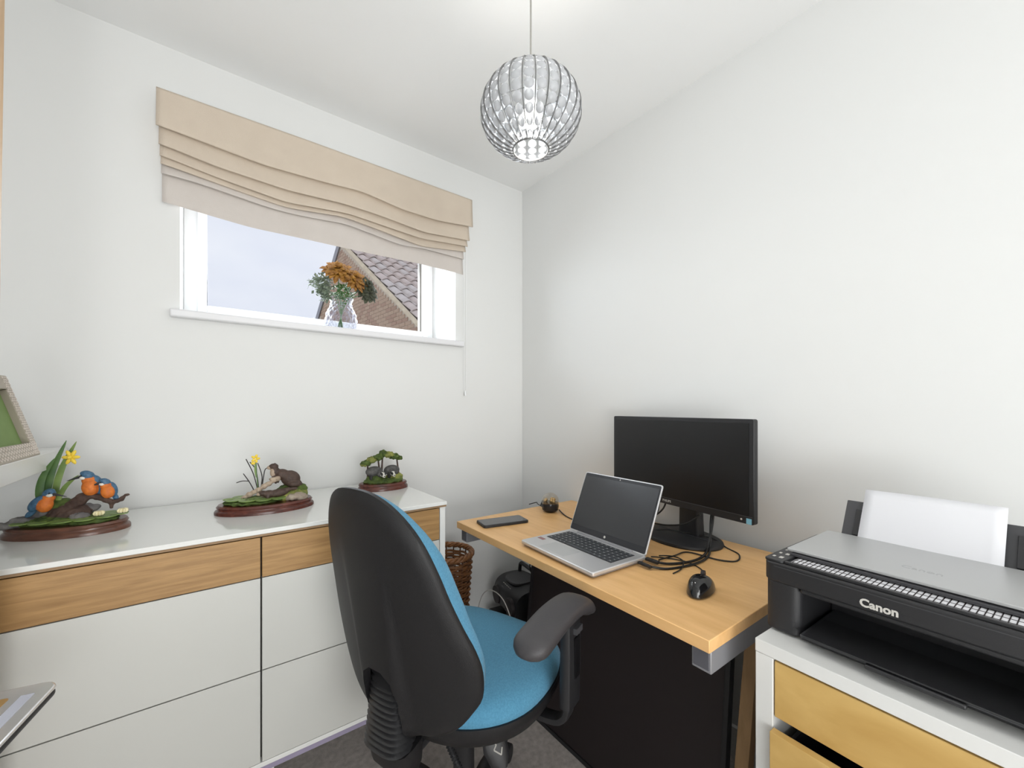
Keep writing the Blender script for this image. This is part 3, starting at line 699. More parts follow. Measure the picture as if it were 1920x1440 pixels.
# body built from rounded outer shell pieces around the output slot
body = MB()
zs0, zs1 = .022, .088; ys0, ys1 = -.392, -.062    # front opening
body.prism([(x, y) for x, y in rrect(.0, PD, -PW, .0, .018)], .097, .134)             # upper body slab
body.box(.004, PD - .01, ys0, ys1, zs1, .0975)
body.prism(rrect(.004, PD - .01, ys1, -.002, .016), .004, .0975)
body.prism(rrect(.004, PD - .01, -PW + .002, ys0, .016), .004, .0975)
body.box(.004, PD - .01, ys0, ys1, .004, .014)
body.box(.15, PD - .01, ys0, ys1, .014, .1)
body.build('printer_body', M['printer'], pr_, bevel=.0035, seg=3)
box('upper_trim_seam', -.0006, .003, -PW + .02, -.02, .1262, .1274, M['printerg'], pr_)
for fy in (-.04, -PW + .04):
    for fx in (.03, .26): MB().cyl((fx, fy, 0), (fx, fy, .006), .01).build('foot', M['blackm'], pr_)
# output tray, two-stage
tr = box('output_tray', -.012, .15, ys0 + .006, ys1 - .006, .016, .021, M['printerg'], pr_, bevel=.001)
box('tray_flap', -.020, .08, ys0 + .02, ys1 - .012, .0215, .0245, M['printer'], tr, bevel=.001)
box('tray_lip', -.024, -.012, ys0 + .12, ys1 - .10, .013, .020, M['printer'], tr, bevel=.002)
sr = MB(); sr.cyl((.105, ys0 + .01, .058), (.105, ys1 - .01, .058), .0012, n=8)
sr.build('roller_rod', M['gold'], pr_)
wh = MB()
for i in range(14): wh.cyl((.105, ys0 + .03 + i * .021, .058), (.105, ys0 + .034 + i * .021, .058), .006, n=10)
wh.build('star_wheels', M['blackm'], pr_, kind='stuff')
sh2 = MB(); sh2.add([(.10, ys0, .086), (.10, ys1, .086), (.15, ys1, .05), (.15, ys0, .05), (.15, ys0, .086), (.15, ys1, .086)], [(0, 1, 2, 3), (0, 3, 4), (1, 5, 2), (0, 4, 5, 1), (3, 2, 5, 4)]); sh2.build('paper_guide', M['printerg'], pr_)
# scanner glass strip + lid
grid_ = MB(); ny = 52
grid_.box(.010, .062, -PW + .012, -.040, .1342, .1352, 0)
for i in range(ny + 1):
    y = -PW + .014 + i * (PW - .056) / ny; grid_.box(.011, .060, y - .0006, y + .0007, .1352, .1357, 1)
for x in (.024, .040): grid_.box(x, x + .0012, -PW + .014, -.042, .1352, .1357, 1)
grid_.build('checkered_paper_edge', [M['paper'], M['blackm']], pr_)
box('flatbed_rim', .006, .013, -PW + .01, -.036, .134, .139, M['printer'], pr_, bevel=.001)
box('lid_liner', .054, PD - .055, -PW + .006, -.026, .137, .1425, M['printerg'], pr_, bevel=.001)
lid = MB(); lid.prism(rrect(.060, PD - .035, -PW + .002, -.018, .004), .1440, .1495); ld = lid.build('scanner_lid', M['lid'], pr_, bevel=.0012)
text('lid_lettering', 'Canon', .020, M['lid2'], ld, Matrix.Translation((.125, -.200, .1496)) @ Matrix.Rotation(R(-90), 4, 'Z'), .0001)
# control panel
cp = MB(); cp.prism(rrect(.002, PD - .05, -.0345, -.002, .006), .134, .1385); cpo = cp.build('control_panel', M['printer'], pr_, bevel=.001)
bt = MB()
for i in range(7):
    bt.box(.02 + i * .028, .030 + i * .028, -.026, -.020, .1385, .1392); 
    bt.box(.02 + i * .028, .027 + i * .028, -.013, -.009, .1385, .1392)
bt.build('buttons', M['text'], cpo)
box('display', .2, .235, -.03, -.010, .1386, .1390, M['steeld'], cpo)
# lettering on the front
def serif_canon(parent):
    # heavy serif capitals built from the built-in font widened with an outline offset
    return text('front_lettering', 'Canon', .0180, M['text'], parent, Matrix.Translation((-.0006, -.174, .1090)) @ Matrix(((0, 0, -1, 0), (-1, 0, 0, 0), (0, 1, 0, 0), (0, 0, 0, 1))), .0005, .0006)
serif_canon(pr_)
# rear paper tray
T = Matrix.Translation((PD - .035, 0, .13)) @ Matrix.Rotation(R(29), 4, 'Y')
rt_ = MB(); rt_.box(-.0, .006, -.330, -.040, -.03, .100, T=T)
rto = rt_.build('rear_tray', M['printerg'], pr_, bevel=.002)
for y0, y1 in ((-.330, -.270), (-.100, -.040)): box('tray_guide', -.004, .000, y0 + .02, y1 - .02, .02, .08, M['printer'], rto, T=T, bevel=.001)
ppr = thing('paper_sheets', (P0[0], P0[1], P0[2]), R(-3.0), 'white sheets of paper standing in the printer rear tray', 'paper')
T2 = Matrix.Translation((PD - .041, 0, .13)) @ Matrix.Rotation(R(29), 4, 'Y')
pm = MB()
def pfn(u, v): 
    p = T2 @ Vector((-.004 - .003 * math.sin(u * PI), -.277 + .205 * u, -.02 + .150 * v)); return p
pm.grid(pfn, 12, 10); pm.build('sheet', M['paper'], ppr, solid=.0012)

# ================================================================== monitor
mo = thing('monitor', (1.271, .780, .730), R(-7.7), 'black widescreen computer monitor standing on the beech desk', 'monitor')
# local: screen faces -x, width along y
mw, mz0, mz1 = .279, .107, .408
hb = MB(); hb.prism(rrect(-mw, mw, mz0, mz1, .006), -.0, .020, T=Matrix(((0, 0, 1, -.0), (1, 0, 0, 0), (0, 1, 0, 0), (0, 0, 0, 1))))
tiltT = Matrix()
hous = hb.build('bezel', M['blackp'], mo, bevel=.0015)
mbk = MB(); mbk.loft([(.02, 0, .26), (.035, 0, .26), (.052, 0, .26)], [(.26, .14), (.22, .12), (.12, .08)], 24, e=5, side=(0, 1, 0)); mbk.build('rear_housing', M['blackp'], mo)
sc_ = box('screen', -.0012, .002, -mw + .014, mw - .014, mz0 + .024, mz1 - .012, M['screen'], mo)
box('lower_bezel_line', -.0022, 0, -mw + .004, mw - .004, mz0 + .021, mz0 + .0225, M['printerg'], mo)
faceT = lambda y, z: Matrix.Translation((-.0008, y, z)) @ Matrix(((0, 0, -1, 0), (-1, 0, 0, 0), (0, 1, 0, 0), (0, 0, 0, 1)))
text('maker_lettering', 'PHILIPS', .011, M['text'], mo, faceT(.02, mz0 + .0115), .0003)
box('energy_sticker', -.0012, 0, -mw + .006, -mw + .021, mz0 + .001, mz0 + .017, M['sticker'], mo)
MB().ell((-.0005, -mw + .036, mz0 + .011), (.0012, .003, .003), 10, 6).build('power_button', M['text'], mo)
# stand
nk = MB(); nk.loft([(.050, -.04, .012), (.048, -.04, .10), (.045, -.03, .22)], [(.040, .020), (.038, .018), (.038, .014)], 20, e=5, side=(0, 1, 0)); nk.build('neck', M['blackp'], mo)
bs = MB(); bs.lathe([(0, 0), (.98, 0), (1.0, .004), (.985, .010), (.90, .0145), (0, .016)], 48, (.012, -.03, 0), sx=.105, sy=.137); bso = bs.build('foot', M['blackg'] if False else M['blackp'], mo)
box('foot_groove', .02, .025, -.12, .07, .0155, .0166, M['printerg'], bso)

# ================================================================== laptop
lp = thing('laptop', (.902, .856, .730), R(-2.9), 'open silver laptop with a dark screen on the desk', 'laptop')
lw, ldp = .159, .1075
lb = MB(); lb.prism(rrect(-ldp, ldp, -lw, lw, .008), .008, .0185); base = lb.build('base', M['silver'], lp, bevel=.0025)
ub = MB(); ub.prism(rrect(-ldp + .006, ldp - .003, -lw + .005, lw - .005, .01), .002, .008); ub.build('underside', M['steel'], lp, bevel=.002)
for fy in (-.13, .13):
    for fx in (-.09, .09): MB().cyl((fx, fy, 0), (fx, fy, .003), .006, n=12).build('rubber_foot', M['blackm'], lp)
box('keyboard_well', -.018, .082, -.138, .138, .0180, .0188, M['blackm'], lp)
kk = MB(); rk = 6
for r_ in range(rk):
    n = 15; x0 = -.016 + r_ * .0163
    if r_ == 0:
        xs = [(-.136, -.118), (-.116, -.098), (-.096, -.078), (-.076, -.058), (-.056, .052), (.054, .07), (.072, .09), (.092, .112), (.114, .136)]
    else:
        wd = .272 / n; xs = [(-.136 + i * wd + (.0), -.136 + (i + 1) * wd - .0022) for i in range(n)]
    for a, b in xs:
        kk.box(x0, x0 + .0138, a, b, .0186, .0200, 0)
        if b - a < .03: 
            c = (a + b) / 2; kk.box(x0 + .007, x0 + .0095, c - .0022, c + .0022, .0200, .0202, 1)
kk.build('keys', [M['key'], M['keyl']], lp, smooth=False, kind='stuff')
box('touchpad', -.094, -.028, -.030, .080, .0184, .0188, mat('touchpad_grey', (.56, .57, .58), .35, .5), lp, bevel=.0003)
box('label_sticker', -.050, -.036, .118, .146, .0185, .0188, mat('sticker_red', (.30, .14, .14), .4), lp)
box('hinge_bar', ldp - .014, ldp - .006, -.115, .115, .0175, .0225, M['steel'], lp, bevel=.002)
LT = Matrix.Translation((ldp - .006, 0, .019)) @ Matrix.Rotation(R(23), 4, 'Y')
ll = MB(); ll.prism(rrect(-lw, lw, 0, .209, .007), 0, .005, T=LT @ Matrix(((0, 0, 1, 0), (1, 0, 0, 0), (0, 1, 0, 0), (0, 0, 0, 1))))
lido = ll.build('lid', M['silver'], lp, bevel=.001)
bz = MB(); bz.prism(rrect(-lw + .0035, lw - .0035, .0035, .2055, .005), -.0008, .0, T=LT @ Matrix(((0, 0, 1, 0), (1, 0, 0, 0), (0, 1, 0, 0), (0, 0, 0, 1)))); bz.build('screen_bezel', M['bezel'], lido)
box('screen', -.0014, -.0008, -lw + .007, lw - .007, .022, .196, M['lapscreen'], lido, T=LT)
MB().ell((-.001, 0, .012), (.0008, .0042, .0042), 12, 6, T=LT).build('round_emblem', M['text'], lido)
MB().ell((-.001, 0, .2005), (.0006, .002, .002), 8, 6, T=LT).build('webcam', M['text'], lido)

# ================================================================== small desk things
ph_ = thing('smartphone', (.906, 1.264, .730), R(-12), 'black smartphone lying flat on the desk, left of the laptop', 'phone')
q = MB(); q.prism(rrect(-.092, .092, -.044, .044, .010), .0, .010); q.build('case', M['blackp'], ph_, bevel=.002)
q = MB(); q.prism(rrect(-.088, .088, -.040, .040, .008), .0095, .0105); q.build('screen', mat('phone_glass', (.055, .055, .06), .12, spec=.7), ph_)
ms = thing('computer_mouse', (.945, .505, .730), R(14), 'glossy black computer mouse on the right of the desk', 'mouse')
q = MB()
def mfn(u, v):
    a = 2 * PI * u; r = v
    x = .054 * math.cos(a) * r; w = .029 + .004 * math.cos(a) ; y = w * math.copysign(abs(math.sin(a)) ** .8, math.sin(a)) * r
    zt = .036 * (1 - r ** 2.6) ** .55 * (1 - .25 * (x / .054)) if r < 1 else 0
    return (x, y, .004 + zt)
q.grid(mfn, 72, 26, cu=True); q.grid(lambda u, v: (.054 * math.cos(2 * PI * u) * v, (.029 + .004 * math.cos(2 * PI * u)) * math.copysign(abs(math.sin(2 * PI * u)) ** .8, math.sin(2 * PI * u)) * v, .004 - .004 * (v < .999)), 72, 2, cu=True)
q.build('shell', M['blackg'], ms, ang=60)
MB().cyl((.026, -.004, .033), (.026, .004, .033), .010, n=16).build('scroll_wheel', M['blackm'], ms)
MB().ell((-.004, 0, .0385), (.003, .002, .001), 8, 6).build('logo_dot', M['text'], ms)
def world2local(o, pts):
    T = (Matrix.Translation(o.location) @ Matrix.Rotation(o.rotation_euler.z, 4, 'Z')).inverted(); return [T @ Vector(p) for p in pts]
zc = .7325
cab = MB(); cab.loft(smoothpath(world2local(ms, [(.998, .518, .740), (1.03, .535, zc + .002), (1.075, .575, zc), (1.09, .63, zc), (1.06, .69, zc), (1.035, .70, zc + .004)]), 6), .0016, 6); cab.build('cord', M['cable'], ms)

gl = thing('glass_globe', (1.165, 1.278, .730), 0, 'small round glass ornament with a dark base on the desk corner', 'ornament')
MB().lathe([(0, 0), (.022, 0), (.034, .010), (.037, .026), (.034, .040), (.0, .042)], 28).build('dark_base', mat('smoked_base', (.03, .03, .035), .15, .4), gl)
MB().ell((0, 0, .046), (.0365, .0365, .034), 28, 16).build('glass_dome', glass('dome_glass', (.95, .9, .82), .3, .04), gl)
q = MB()
for i in range(7): q.ell((.016 * math.cos(i * 2.3), .016 * math.sin(i * 1.9), .048 + .006 * math.sin(i * 3)), (.008, .007, .009), 8, 6)
q.build('metal_leaves', M['gold'], gl)
def cable(name, label, pts, r, m='cable', plug=None, n=7):
    o0 = Vector(pts[0]); t = thing(name, tuple(o0), 0, label, 'cable', 'loose cables on and behind the desk')
    MB().loft([p - o0 for p in smoothpath(pts, n)], r, 7).build('wire', M[m], t)
    if plug:
        for a, b, rr_ in plug: MB().loft([Vector(a) - o0, Vector(b) - o0], (rr_, rr_ * .6) if False else [(rr_, rr_ * .6)] * 2, 10, e=5, side=(0, 0, 1) if False else None).build('plug', M['blackp'], t)
    return t
cable('webcam_cable', 'thin black cable running from the glass ornament behind the laptop', [(1.175, 1.33, .735), (1.19, 1.39, zc + .006), (1.21, 1.42, zc + .004), (1.17, 1.425, zc)], .002)
cable('data_cable', 'straight black cable between the glass ornament and laptop', [(1.195, 1.255, .738), (1.17, 1.20, zc), (1.15, 1.14, zc), (1.14, 1.05, zc)], .0024)
plx = [((1.01, .690, .741), (1.012, .660, .740), .007), ((.975, .690, .740), (.975, .655, .739), .006)]
cable('display_cable', 'thick black cable looping from monitor rear to laptop side', [(1.290, .645, .850), (1.270, .640, .80), (1.235, .635, .745), (1.17, .615, zc + .002), (1.10, .615, zc + .001), (1.03, .640, zc + .003), (1.0, .668, .740)], .0036, plug=[((1.0, .692, .741), (1.002, .655, .740), .007)])
cable('display_cable', 'second thick black cable lying along the display cable', [(1.300, .655, .850), (1.279, .650, .80), (1.242, .632, .746), (1.17, .603, zc + .002), (1.09, .598, zc + .002), (1.0, .625, zc + .001), (.960, .665, .739)], .0034, plug=[((.962, .690, .740), (.960, .650, .739), .006)])
cable('power_cable', 'thin black cable curling over the monitor foot to the right', [(1.255, .93, zc), (1.235, .87, zc + .001), (1.262, .80, .751), (1.29, .74, .750), (1.305, .66, .749), (1.300, .61, zc), (1.27, .56, zc), (1.21, .54, zc), (1.175, .575, zc + .001), (1.165, .66, zc + .001), (1.10, .665, zc + .003), (1.03, .672, zc + .004)], .0022)
cable('usb_cable', 'small black usb cable bent beside the laptop corner', [(1.05, .684, .741), (1.09, .665, .736), (1.075, .625, .738), (1.03, .603, zc + .001), (.985, .60, zc)], .0018)
cable('hanging_cable', 'black cable hanging behind the laptop under the monitor', [(1.287, .838, .85), (1.286, .845, .80), (1.275, .87, .765), (1.25, .93, .738), (1.22, .98, zc)], .0034)
cable('hanging_cable', 'short looped black cable hanging under monitor left end', [(1.287, .808, .85), (1.286, .822, .815), (1.282, .85, .788), (1.280, .88, .79), (1.287, .90, .85)], .003)
cable('arched_cable', 'black cable arching from monitor neck to the desk left', [(1.290, .690, .82), (1.272, .73, .785), (1.262, .79, .768), (1.255, .84, .764), (1.245, .875, .750), (1.23, .91, zc)], .003)

# ================================================================== radio, box, cables by the corner
sb_ = thing('storage_box', (1.215, 1.525, 0), R(-8), 'low black storage box on the floor beneath the portable radio', 'box')
q = MB(); q.box(-.115, .115, -.125, .125, 0, .17); q.build('box_body', M['blackm'], sb_, bevel=.006)
q = MB(); q.box(-.119, .119, -.129, .129, .17, .18); q.build('box_lid', M['blackp'], sb_, bevel=.003)
rd_ = thing('portable_radio', (1.215, 1.525, .18), R(-12), 'black portable cd radio with a carrying handle near the corner', 'radio')
q = MB()
# body: a rounded drum lying along y
q.loft([(0, -.13, .085), (0, -.122, .085), (0, -.06, .088), (0, .06, .088), (0, .122, .085), (0, .13, .085)], [(.07, .05), (.10, .078), (.108, .085), (.108, .085), (.10, .078), (.07, .05)], 28, e=2.6, side=(1, 0, 0)); q.build('casing', M['blackp'], rd_)
q = MB(); q.loft([(-.02, 0, .170), (-.02, 0, .178)], [(.06, .065)] * 2, 24, e=3, side=(1, 0, 0)); q.build('cd_lid', M['printerg'], rd_)
hd = MB(); hd.loft(smoothpath([(.03, -.10, .15), (.03, -.09, .205), (.03, -.05, .215), (.03, .05, .215), (.03, .09, .205), (.03, .10, .15)], 6), (.010, .007), 8, e=4) if False else hd.loft(smoothpath([(.03, -.10, .15), (.03, -.09, .205), (.03, -.05, .215), (.03, .05, .215), (.03, .09, .205), (.03, .10, .15)], 6), .009, 8); hd.build('handle', M['blackp'], rd_)
for y in (-.075, .075):
    q = MB(); q.cyl((-.098, y, .085), (-.112, y, .085), .044, .040, n=24); q.build('speaker', M['blackm'], rd_)
q = MB()
for k in range(5): q.box(-.085, -.078, -.04 + k * .018, -.028 + k * .018, .145, .152)
q.build('buttons', M['text'], rd_)
cable('white_lead', 'thin white lead arching in front of the radio', [(1.02, 1.62, .23), (1.02, 1.585, .30), (1.02, 1.53, .345), (1.02, 1.46, .355), (1.02, 1.40, .33), (1.02, 1.345, .25), (1.02, 1.33, .15), (1.02, 1.34, .003)], .0022, 'cablew')
cable('mains_lead', 'black mains lead hanging straight down behind the desk', [(1.255, 1.425, .735), (1.262, 1.445, .72), (1.20, 1.43, .6), (1.10, 1.36, .5) if False else (1.19, 1.432, .5), (1.16, 1.40, .40) if False else (1.185, 1.43, .42), (1.35, 1.44, .1) if False else (1.30, 1.45, .3), (1.33, 1.46, .004)], .003)

# ================================================================== wicker basket
bk = thing('wicker_basket', (.815, 1.545, 0), 0, 'tall brown wicker basket between the sideboard and desk', 'basket')
bh = .56; NS = 20
rb = lambda z: .066 + .040 * (z / bh) ** 1.1
hole = lambda a, z: z > bh - .085 and z < bh - .03 and math.cos(a - R(205)) > .86
wv = MB(); rows = 46
for r_ in range(rows):
    z = .008 + r_ * (bh - .03) / rows; seg = NS * 4; pts = []
    def fl_(run):
        if len(run) > 2: wv.loft(run, .0052, 5)
    run = []
    full = not any(hole(2 * PI * k / seg, z) for k in range(seg))
    for k in range(seg + (0 if full else 1)):
        a = 2 * PI * k / seg
        rad = rb(z) + .0045 * math.cos(a * NS / 2 + (PI if r_ % 2 else 0))
        if not full and hole(a, z): fl_(run); run = []; continue
        run.append((rad * math.cos(a), rad * math.sin(a), z))
    if full: wv.loft(run, .0052, 5, closed=True)
    else: fl_(run)
wv.build('weave', M['wicker'], bk, kind='stuff', ang=60)
sk = MB()
for k in range(NS):
    a = 2 * PI * (k + .5) / NS
    top = bh - .01 if not hole(a, bh - .05) else bh - .09
    sk.loft([(rb(0) * math.cos(a), rb(0) * math.sin(a), .002), (rb(top) * math.cos(a), rb(top) * math.sin(a), top)], .003, 5)
sk.build('stakes', M['wickerd'], bk, kind='stuff')
rm = MB()
for s in range(3):
    pts = []
    for k in range(96):
        a = 2 * PI * k / 96; ph = a * 9 + s * 2 * PI / 3
        rad = rb(bh) + .007 * math.cos(ph); pts.append((rad * math.cos(a), rad * math.sin(a), bh - .006 + .007 * math.sin(ph)))
    rm.loft(pts, .0062, 6, closed=True)
rm.build('braided_rim', M['wicker'], bk, ang=60)
MB().cyl((0, 0, 0), (0, 0, .006), .062, n=24).build('basket_floor', M['wickerd'], bk)

# ================================================================== silver tray at the lower left
ty = thing('silver_tray', (-.190, .974, .712), R(-11), 'glossy silver framed tray with black edge at the lower left', 'tray')
q = MB(); q.prism(rrect(-.34, 0, -.30, 0, .022, 8), 0, .009); q.build('black_underside', M['blackp'], ty, bevel=.003)
q = MB(); q.prism(rrect(-.341, .001, -.301, .001, .023, 8), .0095, .0155); q.build('silver_rim', mat('tray_silver', (.75, .75, .76), .2, metal=.7), ty, bevel=.003, seg=3)
q = MB(); q.prism(rrect(-.295, -.045, -.262, -.028, .006), .0150, .0160); q.build('amber_panel', mat('amber_gloss', (.42, .25, .09), .15), ty)
q = MB(); q.box(-.033, -.018, -.12, -.03, .0155, .0161); q.build('lettering_strip', mat('pale_blue_print', (.55, .58, .68), .4), ty)
sd_ = thing('side_stool', (-.43, .82, 0), 0, 'black stool carrying the silver tray at the left edge', 'stool')
MB().box(-.10, .10, -.12, .12, .68, .7118).build('seat', M['blackp'], sd_, bevel=.004)
for a in (-.08, .08):
    for b in (-.1, .1): MB().box(a - .012, a + .012, b - .012, b + .012, 0, .68).build('leg', M['blackp'], sd_, bevel=.002)

# ================================================================== pendant lamp
PX, PY, PZ = .645, .779, 1.904
pn = thing('pendant_lamp', (PX, PY, CEIL), 0, 'round clear beaded pendant lamp with dark ribs hanging from ceiling', 'pendant lamp')
dz = PZ - CEIL; A_, B_ = .1235, .097; NR = 26
th0, th1 = R(42), R(159)
def sp(th, a, r=1.0): return (A_ * r * math.sin(th) * math.cos(a), A_ * r * math.sin(th) * math.sin(a), dz + B_ * r * math.cos(th))
rme = MB(); rme.loft([sp(th0 + (th1 - th0) * i / 22, 0, 1.0) for i in range(23)], [(.0026, .0011)] * 23, 6, e=4, side=(1, 0, 0)); rme = rme.mesh('rib', M['ribm'])
for k in range(NR):
    o = link('rib', rme, pn); o.rotation_euler = (0, 0, 2 * PI * k / NR)
bdm = MB(); bdm.lathe([(0, .0035), (.55, .003), (.85, .0012), (1, 0), (.85, -.0012), (0, -.002)], 12); bdm = bdm.mesh('crystal_bead', M['acryl'], True, 60)
for r_ in range(9):
    th = th0 + (th1 - th0) * (r_ + .5) / 9
    wcell = 2 * PI * A_ * math.sin(th) / NR * .40; hcell = (th1 - th0) / 9 * A_ * .40
    nrmv = Vector((math.sin(th) / A_, 0, math.cos(th) / B_)).normalized()
    for k in range(NR):
        a = 2 * PI * (k + .5) / NR; o = bpy.data.objects.new('crystal_bead', bdm); COL.objects.link(o); o.parent = pn
        rotm = Matrix.Rotation(a, 4, 'Z') @ Matrix.Rotation(math.atan2(nrmv.x, nrmv.z), 4, 'Y')
        o.matrix_local = Matrix.Translation(sp(th, a, .985)) @ rotm @ Matrix.Diagonal((min(hcell, wcell * 1.5), wcell, 1, 1))
fl = MB(); fl.grid(lambda u, v: sp(th0 + (th1 - th0) * v, 2 * PI * u, .965), 52, 20, cu=True); fl.build('clear_film', M['acrylf'], pn)
q = MB()
for th in (th0, th1):
    c = sp(th, 0); q.loft([(c[0] * math.cos(2 * PI * k / 48), c[0] * math.sin(2 * PI * k / 48), c[2]) for k in range(48)], .0022, 6, closed=True)
q.build('end_rings', M['ribm'], pn)
q = MB(); q.cyl((0, 0, dz + .075), (0, 0, dz + .03), .017, .015); q.build('lamp_holder', M['upvc'], pn)
q = MB(); q.loft([(0, 0, dz + .03), (0, 0, dz + .015), (0, 0, dz - .005), (0, 0, dz - .03), (0, 0, dz - .04)], [.010, .013, .020, .017, .004], 16); q.build('bulb', M['bulb'], pn)
for a in (0, 120, 240):
    c = sp(th0, R(a)); MB().loft([(.015 * math.cos(R(a)), .015 * math.sin(R(a)), dz + .07), c], .0012, 6).build('spoke', M['ribm'], pn)
MB().loft([(0, 0, -.012), (0, 0, dz + .075)], .0022, 8).build('flex', mat('flex_grey', (.35, .34, .31), .5), pn)
MB().lathe([(0, 0), (.035, 0), (.033, -.012), (.012, -.03), (0, -.03)], 24).build('ceiling_rose', M['upvc'], pn)
plo.location = (PX, PY, PZ - .062)

# ================================================================== office chair
cr = thing('office_chair', (.549, .943, 0), R(20), 'black and blue fabric swivel office chair seen from behind', 'chair')
OUT = [(0, 1.0), (.05, .995), (.095, .972), (.13, .935), (.155, .89), (.175, .83), (.190, .77), (.208, .71), (.225, .66), (.233, .61), (.226, .55), (.203, .51), (.17, .470), (.12, .442), (.06, .430), (0, .427)]
outl = smoothpath([(t, 0, h) for t, h in OUT] , 3); full = [(p.x, p.z) for p in outl] + [(-p.x, p.z) for p in reversed(outl[1:-1])]
hc = .66
def bx_(t, h): return -.250 - .2 * (h - .7) - .070 * (1 - min(1, (t / .24) ** 2)) - .016 / (1 + math.exp((abs(t) - .066) / .004)) * max(0, min(1, (.90 - h) / .35))
def bc_(t, h): return -.250 - .2 * (h - .7) - .070 * (1 - min(1, (t / .24) ** 2))
def polar(fn_front, name, m, parent, nr=34, sc=1.0):
    q = MB(); n = len(full)
    vs = []; fs = []
    for side in (0, 1):
        for j in range(1, nr + 1):
            r = j / nr
            for (t, h) in full: tt = t * r * sc; hh = hc + (h - hc) * r * sc; vs.append((fn_front(side, r, tt, hh), tt, hh))
        tt, hh = 0, hc; vs.append((fn_front(side, 0, 0, hc), 0, hc))
    blk = nr * n + 1
    for side in (0, 1):
        o = side * blk; c = o + nr * n
        for i in range(n):
            k = (i + 1) % n; fs.append((c, o + i, o + k))
            for j in range(nr - 1): fs.append((o + j * n + i, o + (j + 1) * n + i, o + (j + 1) * n + k, o + j * n + k))
    for i in range(n):
        k = (i + 1) % n; a = (nr - 1) * n; fs.append((a + i, a + k, blk + a + k, blk + a + i))
    q.add(vs, fs); return q.build(name, m, parent, ang=70)
shell = polar(lambda s, r, t, h: bx_(t, h) + (.020 if s else .010 * max(0, (r - .88) / .12) ** 2), 'back_shell', M['shell'], cr)
cut = MB(); cut.prism([(-.056, .30), (.056, .30), (.056, .525), (.045, .565), (.02, .585), (-.02, .585), (-.045, .565), (-.056, .525)], -.6, -.1, T=Matrix(((0, 0, 1, 0), (1, 0, 0, 0), (0, 1, 0, 0), (0, 0, 0, 1))))
cu = cut.build('cutter', M['shell']); cu.parent = cr
md = shell.modifiers.new('b', 'BOOLEAN'); md.object = cu; md.operation = 'DIFFERENCE'; md.solver = 'EXACT'
me2 = evaluated(shell); shell.modifiers.clear(); shell.data = me2; bpy.data.objects.remove(cu); me2.set_sharp_from_angle(angle=R(50))
polar(lambda s, r, t, h: bc_(t, h) + (.022 + (.024 + .055 * max(0, min(1, (h - .5) / .25)) * (1 - .65 * max(0, min(1, (h - .84) / .14)))) * (1 - r ** 7) ** .5 if s else .020), 'back_cushion', M['blue'], cr, sc=.995)
polar(lambda s, r, t, h: bc_(t, h) + (.0215 if s else .0185), 'inner_back_plate', M['blackp'], cr, sc=.96)
# seat
def seat_out(a):
    c, s = math.cos(a), math.sin(a); x = (.272 if c > 0 else .228) * math.copysign(abs(c) ** .86, c); y = .262 * math.copysign(abs(s) ** .80, s)
    if x < 0: y *= 1 - .10 * (x / .255) ** 2
    return x, y
q = MB()
def sfn(u, v):
    x, y = seat_out(2 * PI * u); r = min(v * 1.25, 1); zz = .455 + .045 * (1 - r ** 4) ** .5
    dip = -.010 * math.exp(-((x * r + .03) ** 2 + (y * r) ** 2) / .02) - .025 * max(0, (x * r - .17) / .09) ** 2
    if v > .8: zz = .455 - .03 * (v - .8) / .2; 
    k = 1 - .02 * max(0, (v - .8) / .2)
    return (x * r * k, y * r * k, zz + (dip if v <= .8 else 0))
q.grid(sfn, 64, 20, cu=True); q.build('seat_cushion', M['blue'], cr, ang=70)
q = MB()
def pfn2(u, v):
    x, y = seat_out(2 * PI * u); r, zz = ((1.012, .440), (1.015, .425), (.96, .392), (.80, .375), (0, .372))[int(v * 4 + .01)]
    return (x * r, y * r, zz)
q.grid(pfn2, 64, 4, cu=True); q.grid(lambda u, v: (seat_out(2 * PI * u)[0] * v * 1.012, seat_out(2 * PI * u)[1] * v * 1.012, .440), 64, 2, cu=True); q.build('seat_pan', M['shell'], cr, ang=70)
# arms
for s in (-1, 1):
    yy = -.318 if s < 0 else .268
    q = MB(); q.loft(smoothpath([(-.195, yy, .660), (-.14, yy, .670), (-.05, yy, .680), (.04, yy, .674), (.085, yy, .655), (.103, yy, .638)], 5), [(.043 * min(1, (1 - (1 - min(1, (i + .35) / 5)) ** 2.5)) * (1 if i < 23 else 1 - .12 * (i - 22)), .023 * min(1, (1 - (1 - min(1, (i + .35) / 5)) ** 2.5)) * (1 if i < 21 else 1 - .13 * (i - 20))) for i in range(26)], 22, e=2.5, side=(0, 1, 0))
    pad_ = q.build('arm_pad', M['armpad'], cr, ang=60)
    q = MB(); q.loft([(.035, yy, .675), (.035, yy, .55), (.03, yy, .43)], [(.014, .034), (.016, .036), (.016, .034)], 14, e=5, side=(0, 1, 0)); ap = q.build('arm_post', M['blackp'], cr)
    q = MB(); q.box(.022, .05, yy + s * .014, yy + s * .019, .50, .60); q.build('height_slot', M['blackg'], ap)
    q = MB(); q.box(.02, .055, yy + s * .012, yy + s * .024, .61, .625); q.build('release_button', M['printerg'], ap)
    q = MB(); q.loft(smoothpath([(.03, yy, .44), (.03, yy - s * .01, .395), (.03, yy - s * .06, .372), (.03, s * .08, .368)], 4), [(.020, .009)] * 13, 10, e=4, side=(1, 0, 0)); q.build('arm_bracket', M['blackp'], cr)
